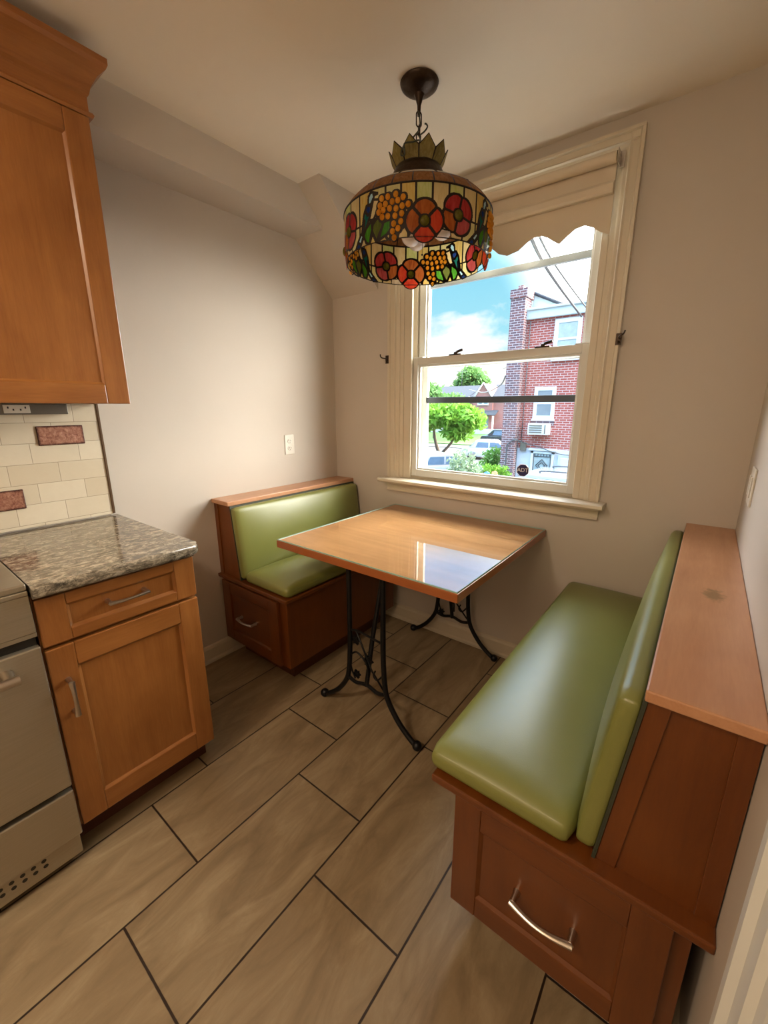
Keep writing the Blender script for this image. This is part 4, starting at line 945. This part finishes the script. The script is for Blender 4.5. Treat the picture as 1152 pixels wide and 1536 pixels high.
tree('side_tree', 'green tree at the left edge of the pane before the far roofs', (-24.8, 40, GZ), [(-24.6, 40, 2.3, 1.4, 1.5), (-21.8, 40, 1.9, 1.5, .9), (-23, 40, 1.6, 1.5, 1.0)], 2800, .25, lm2, 3, [([(-24.0, 40, GZ), (-24, 40, 0), (-23.6, 40, 1.6)], .18)])
tree('garden_shrub', 'pale grey-green shrub in front of the parked cars', (-6.05, 12, GZ), [(-6.15, 12, -.35, .42, .42), (-5.85, 12, -.75, .5, .5), (-6.3, 12, -.95, .5, .5), (-5.55, 12, -1.1, .4, .5), (-6.1, 12, -1.5, .6, .5)], 2300, .075, lm3, 4, [([(-6.05, 12, GZ), (-6.1, 12, -1.2), (-6.2, 12, -.5)], .035), ([(-6.4, 12, GZ), (-6.55, 12, -1.2), (-6.5, 12, -.6)], .03)], 'shrub')
tree('clipped_hedge', 'dark green rounded hedge beside the white house base', (-6.75, 16, GZ), [(-6.75, 16, -.55, .42, .35), (-6.8, 16, -1.2, .45, .6), (-7.15, 16, -1.2, .5, .5)], 1800, .08, lm4, 5, [([(-6.75, 16, GZ), (-6.75, 16, -.6)], .05)], 'hedge')
tree('low_bush', 'yellow-green low bush at the foot of the hedge', (-5.55, 13.4, GZ), [(-5.75, 13.4, -.72, .40, .2), (-5.4, 13.4, -.85, .33, .3), (-5.65, 13.4, -1.4, .45, .6)], 1700, .06, lm1, 6, [([(-5.55, 13.4, GZ), (-5.55, 13.4, -.9)], .03)], 'shrub')
# painted board fence
fn = thing('board_fence', 'low garden fence of upright boards with blue and orange ones near the house corner', 'fence', (-4.9, 10, GZ))
fc = {'b': plain('blue_board', (.12, .28, .60, 1), .6), 'o': plain('orange_board', (.62, .30, .14, 1), .6), 'r': plain('faded_red_board', (.38, .17, .15, 1), .7), 'g': plain('grey_board', (.34, .32, .30, 1), .7)}
for i, k in enumerate('grgrrggrgrggb_og'):
    if k == '_': continue
    x = -5.72+i*.105; zt_ = (-.30 if k in 'bo' else -.37)+.012*(i % 3)+i*.006; bm = B(); w_ = .1 if k in 'rg' else .15
    prism(bm, [(x, GZ), (x+w_-.008, GZ), (x+w_-.008, zt_-.03), (x+w_/2, zt_), (x, zt_-.03)], 'Y', 9.98, 10.0); obj('board', bm, fc[k], fn, label={'b': 'blue painted board', 'o': 'orange painted board'}.get(k))
bm = B(); box(bm, -5.75, -4.0, 10.0, 10.04, -1.0, -.92); box(bm, -5.75, -4.0, 10.0, 10.04, -1.9, -1.82); obj('rail', bm, fc['g'], fn)
# cars
def car(name, label, loc, rot, col, suv=False, group=None):
    t = thing(name, label, 'car', loc, group); cp = plain(name+'_paint', col, .2, .2, .03, coat=.6)
    L_, W_, H_ = (4.6, 1.85, 1.74) if suv else (4.4, 1.75, 1.42); zb = .28; zs = .98 if suv else .88
    R_ = Matrix.Translation(loc) @ Matrix.Rotation(rot, 4, 'Z')
    def ob(nm, bm, m, par, **k): bm.transform(R_); return obj(nm, bm, m, par, **k)
    h = L_/2; bm = B()
    low = [(-h, zb+.1), (-h+.1, zb), (h-.1, zb), (h, zb+.15), (h-.02, zs-.15), (h-.25, zs-.05), (h-1.15, zs), (-h+.2, zs), (-h, zs-.12)]
    prism(bm, low, 'Y', -W_/2, W_/2, .05)
    cab = [(-h+(.10 if suv else .55), zs-.02), (-h+(.35 if suv else 1.05), H_), (h-(2.2 if not suv else 1.95), H_), (h-1.2, zs-.02)]
    prism(bm, cab, 'Y', -W_/2+.10, W_/2-.10, .07); bd_ = ob('body', bm, cp, t, smooth='auto')
    bm = B(); z0_, z1_ = zs+.05, H_-.13
    xa, xb = -h+(.35 if suv else 1.0), h-1.45
    for s in (-1, 1):
        y = s*(W_/2-.097); nwin = 3 if suv else 2
        for k in range(nwin):
            a = xa+(xb-xa)*k/nwin+.05; b2 = xa+(xb-xa)*(k+1)/nwin-.05; sl = .30 if k == nwin-1 else .0
            prism(bm, [(a+(.16 if k == 0 else 0), z1_), (a, z0_), (b2+.1*(k == nwin-1), z0_), (b2-sl, z1_)], 'Y', min(y, y+s*.012), max(y, y+s*.012))
    ob('side_windows', bm, M['carglass'], t)
    bm = B(); w2 = W_/2-.2
    for (x0_, zz0, x1_, zz1) in ((h-1.24, zs+.04, h-(2.2 if not suv else 1.95)+.02, H_-.07), (-h+(.10 if suv else .55)-.012, zs+.04, -h+(.35 if suv else 1.05)-.03, H_-.08)):
        f = [bm.verts.new(p) for p in ((x0_, -w2, zz0), (x0_, w2, zz0), (x1_, w2*.88, zz1), (x1_, -w2*.88, zz1))]; g = [bm.verts.new(v.co+Vector((0, 0, .015))) for v in f]
        bm.faces.new(f); bm.faces.new(g[::-1])
        for i in range(4): bm.faces.new((f[i], f[(i+1) % 4], g[(i+1) % 4], g[i]))
    ob('windscreens', bm, M['carglass'], t)
    for sx in (-h+.85, h-.85):
        for sy in (-1, 1):
            bm = B(); y = sy*(W_/2-.1); tube(bm, [(sx, y-.1, .32), (sx, y+.1, .32)], .32, 20); tube(bm, [(sx, y-.105, .32), (sx, y+.105, .32)], .19, 14, mi=1); ob('wheel', bm, [M['rubber'], M['nickel']], t, smooth='auto')
    for sy in (-1, 1):
        bm = B(); y = sy*(W_/2-.2); box(bm, -h-.012, -h+.05, y-.16, y+.16, zs-.28, zs-.1, .02); ob('tail_lamp', bm, M['tail'], t)
        if suv:
            bm = B(); y = sy*(W_/2-.28); tube(bm, smooth_path([(-1.5, y, H_-.01), (-1.4, y, H_+.07), (.1, y, H_+.07), (.25, y, H_-.01)], 5), .022, 8); ob('roof_rail', bm, M['cable'], t)
    return t
car('parked_suv', 'pale blue-grey parked car with roof rails below the basement door', (-2.15, 12.7, GZ), 0, (.33, .38, .46, 1), True)
car('parked_car', 'white car with a red tail lamp parked beyond the hedge', (-11.6, 27.5, GZ), .18, (.48, .50, .53, 1))
car('parked_car', 'black car parked farther up the street near the lawn', (-13.6, 35.0, GZ+.35), .05, (.03, .035, .045, 1))
car('parked_car', 'silver car parked behind the pale shrub', (-10.35, 18.2, GZ), .9, (.35, .38, .42, 1))
car('parked_car', 'dark grey car at the lower left corner of the pane', (-9.5, 14.0, GZ), .95, (.22, .25, .29, 1))
# service cables
def cable(label, pts, r, grp=None):
    bm = B(); tube(bm, smooth_path(pts, 8), r, 6); return obj('service_cable', bm, M['cable'], None, label, 'cable', grp, smooth='auto', loc=pts[0])
cable('thick overhead cable sloping down to the near brick house', [(-1.86, 4.4, 3.45), (-2.65, 8, 3.72), (-3.69, 14.8, 4.13)], .03, 'overhead cables')
cable('thin overhead cable running just right of the thick one', [(-1.80, 4.4, 3.50), (-2.58, 8, 3.84), (-3.47, 14.8, 4.23)], .018, 'overhead cables')
cable('cable sagging from the chimney side towards the far roofs', [(-6.02, 14.8, 2.45), (-8.0, 19, 2.35), (-11.5, 25, 2.3), (-17, 34, 2.9)], .03, 'overhead cables')
# ================================================================== SKY AND LIGHT
def sky():
    w = bpy.data.worlds.new('sky'); scn.world = w; w.use_nodes = True; nt = w.node_tree; nt.nodes.clear()
    class W(NT):
        def __init__(s): s.t = nt; s.n = nt.nodes; s.l = nt.links; s.out = s.n.new('ShaderNodeOutputWorld')
    t = W(); tc = t.node('ShaderNodeTexCoord'); g = tc.outputs['Generated']
    sp = t.node('ShaderNodeSeparateXYZ'); t.link(g, sp.inputs[0]); z = sp.outputs[2]
    base = t.ramp(z, [(0.0, (.62, .86, .92)), (.14, (.42, .82, .95)), (.29, (.29, .72, .94)), (.36, (.05, .40, .80)), (.43, (.06, .40, .80)), (.55, (.30, .50, .80)), (.75, (.40, .58, .82))])
    mp = t.node('ShaderNodeMapping'); mp.inputs['Scale'].default_value = (3.2, 3.2, 6.5); mp.inputs['Location'].default_value = SKYOFF; t.link(g, mp.inputs[0])
    n = t.noise(mp.outputs[0], 1.15, 7, .56, .25)
    dens = t.math('ADD', n.outputs[0], t.math('MULTIPLY', t.math('SUBTRACT', .18, z), 1.5))
    cl = t.ramp(dens, [(.47, (0, 0, 0)), (.57, (1, 1, 1))])
    c = t.mix(cl, base, (1.1, 1.1, 1.08, 1))
    # added unseen glow lights the room from right and left; deeper brighter blue overhead
    def lobe(d, a, b_):
        dt = t.node('ShaderNodeVectorMath'); dt.operation = 'DOT_PRODUCT'; dt.inputs[1].default_value = Vector(d).normalized(); t.link(g, dt.inputs[0])
        mr = t.node('ShaderNodeMapRange'); mr.interpolation_type = 'SMOOTHSTEP'; mr.inputs[1].default_value = a; mr.inputs[2].default_value = b_; t.link(dt.outputs['Value'], mr.inputs[0]); return mr.outputs[0]
    hz = t.node('ShaderNodeMapRange'); hz.interpolation_type = 'SMOOTHSTEP'; hz.inputs[1].default_value = .285; hz.inputs[2].default_value = .37; hz.inputs[3].default_value = 1.1; hz.inputs[4].default_value = HIGH; t.link(z, hz.inputs[0])
    hz2 = t.node('ShaderNodeMapRange'); hz2.interpolation_type = 'SMOOTHSTEP'; hz2.inputs[1].default_value = .42; hz2.inputs[2].default_value = .70; hz2.inputs[3].default_value = 0; hz2.inputs[4].default_value = 7.0; t.link(z, hz2.inputs[0])
    a = t.node('ShaderNodeVectorMath'); a.operation = 'SCALE'; t.link(c, a.inputs[0]); t.link(t.math('ADD', hz.outputs[0], hz2.outputs[0]), a.inputs['Scale'])
    c2 = t.mix(lobe((.66, .54, .52), .35, .92), a.outputs[0], (1.0*GLOW, .95*GLOW, .87*GLOW, 1))
    c2 = t.mix(lobe((-.84, .34, .42), .84, .97), c2, (.95*GLOW2, .96*GLOW2, 1.0*GLOW2, 1))
    bg = t.node('ShaderNodeBackground'); t.link(c2, bg.inputs[0]); t.link(bg.outputs[0], t.out.inputs[0])
SKYOFF = (7.7, 3.1, 2.8); GLOW = 35.0; HIGH = 5.8; GLOW2 = 19.0
sky()
def lamp(name, kind, loc, power, col, size=None, rot=(0, 0, 0), sy=None):
    l = bpy.data.lights.new(name, kind); l.energy = power; l.color = col
    if kind == 'AREA': l.size = size; l.shape = 'RECTANGLE' if sy else 'DISK'; l.size_y = sy or size
    if kind == 'SUN': l.angle = size
    o = bpy.data.objects.new(name, l); COL.objects.link(o); o.location = loc; o.rotation_euler = rot; return o
# sun behind the house, on the fronts that face the window
lamp('sun', 'SUN', (0, -5, 9), 1.6, (1, .95, .88), math.radians(2), (math.radians(24), 0, math.radians(-28)))
# added fill lamps behind the camera
def bulb(loc, power, col, r):
    l = bpy.data.lights.new('kitchen_fill_light', 'POINT'); l.energy = power; l.color = col; l.shadow_soft_size = r
    o = bpy.data.objects.new('kitchen_fill_light', l); COL.objects.link(o); o.location = loc
bulb((-.35, -1.15, 2.1), 20, (1, .77, .52), .18)
lamp('kitchen_fill_down', 'AREA', (-1.0, -.85, CH-.012), 26, (1, .80, .58), .3)  # added fill, brightens floor and cabinets more than the window wall
bulb((-.75, -1.8, 2.12), 16, (1, .77, .52), .18)
# ------------------------------------------------------------------ camera
pit, yaw, rol = math.radians(14.1635), math.radians(37.82), math.radians(-.045)
Fw = Vector((-math.sin(yaw)*math.cos(pit), math.cos(yaw)*math.cos(pit), -math.sin(pit))); Rt = Vector((math.cos(yaw), math.sin(yaw), 0)); Up = Rt.cross(Fw)
Rt, Up = Rt*math.cos(rol)+Up*math.sin(rol), -Rt*math.sin(rol)+Up*math.cos(rol)
cam = bpy.data.cameras.new('camera'); co = bpy.data.objects.new('camera', cam); COL.objects.link(co)
mw = Matrix((( Rt.x, Up.x, -Fw.x, 0), (Rt.y, Up.y, -Fw.y, 0), (Rt.z, Up.z, -Fw.z, 1.364), (0, 0, 0, 1))); co.matrix_world = mw
cam.sensor_fit = 'AUTO'; cam.sensor_width = 36; cam.lens = 36*618.33/1536; cam.clip_start = .01; cam.clip_end = 300
scn.camera = co
vs = scn.view_settings; vs.view_transform = 'Standard'; vs.look = 'None'; vs.gamma = 1; vs.use_curve_mapping = False; vs.exposure = 0
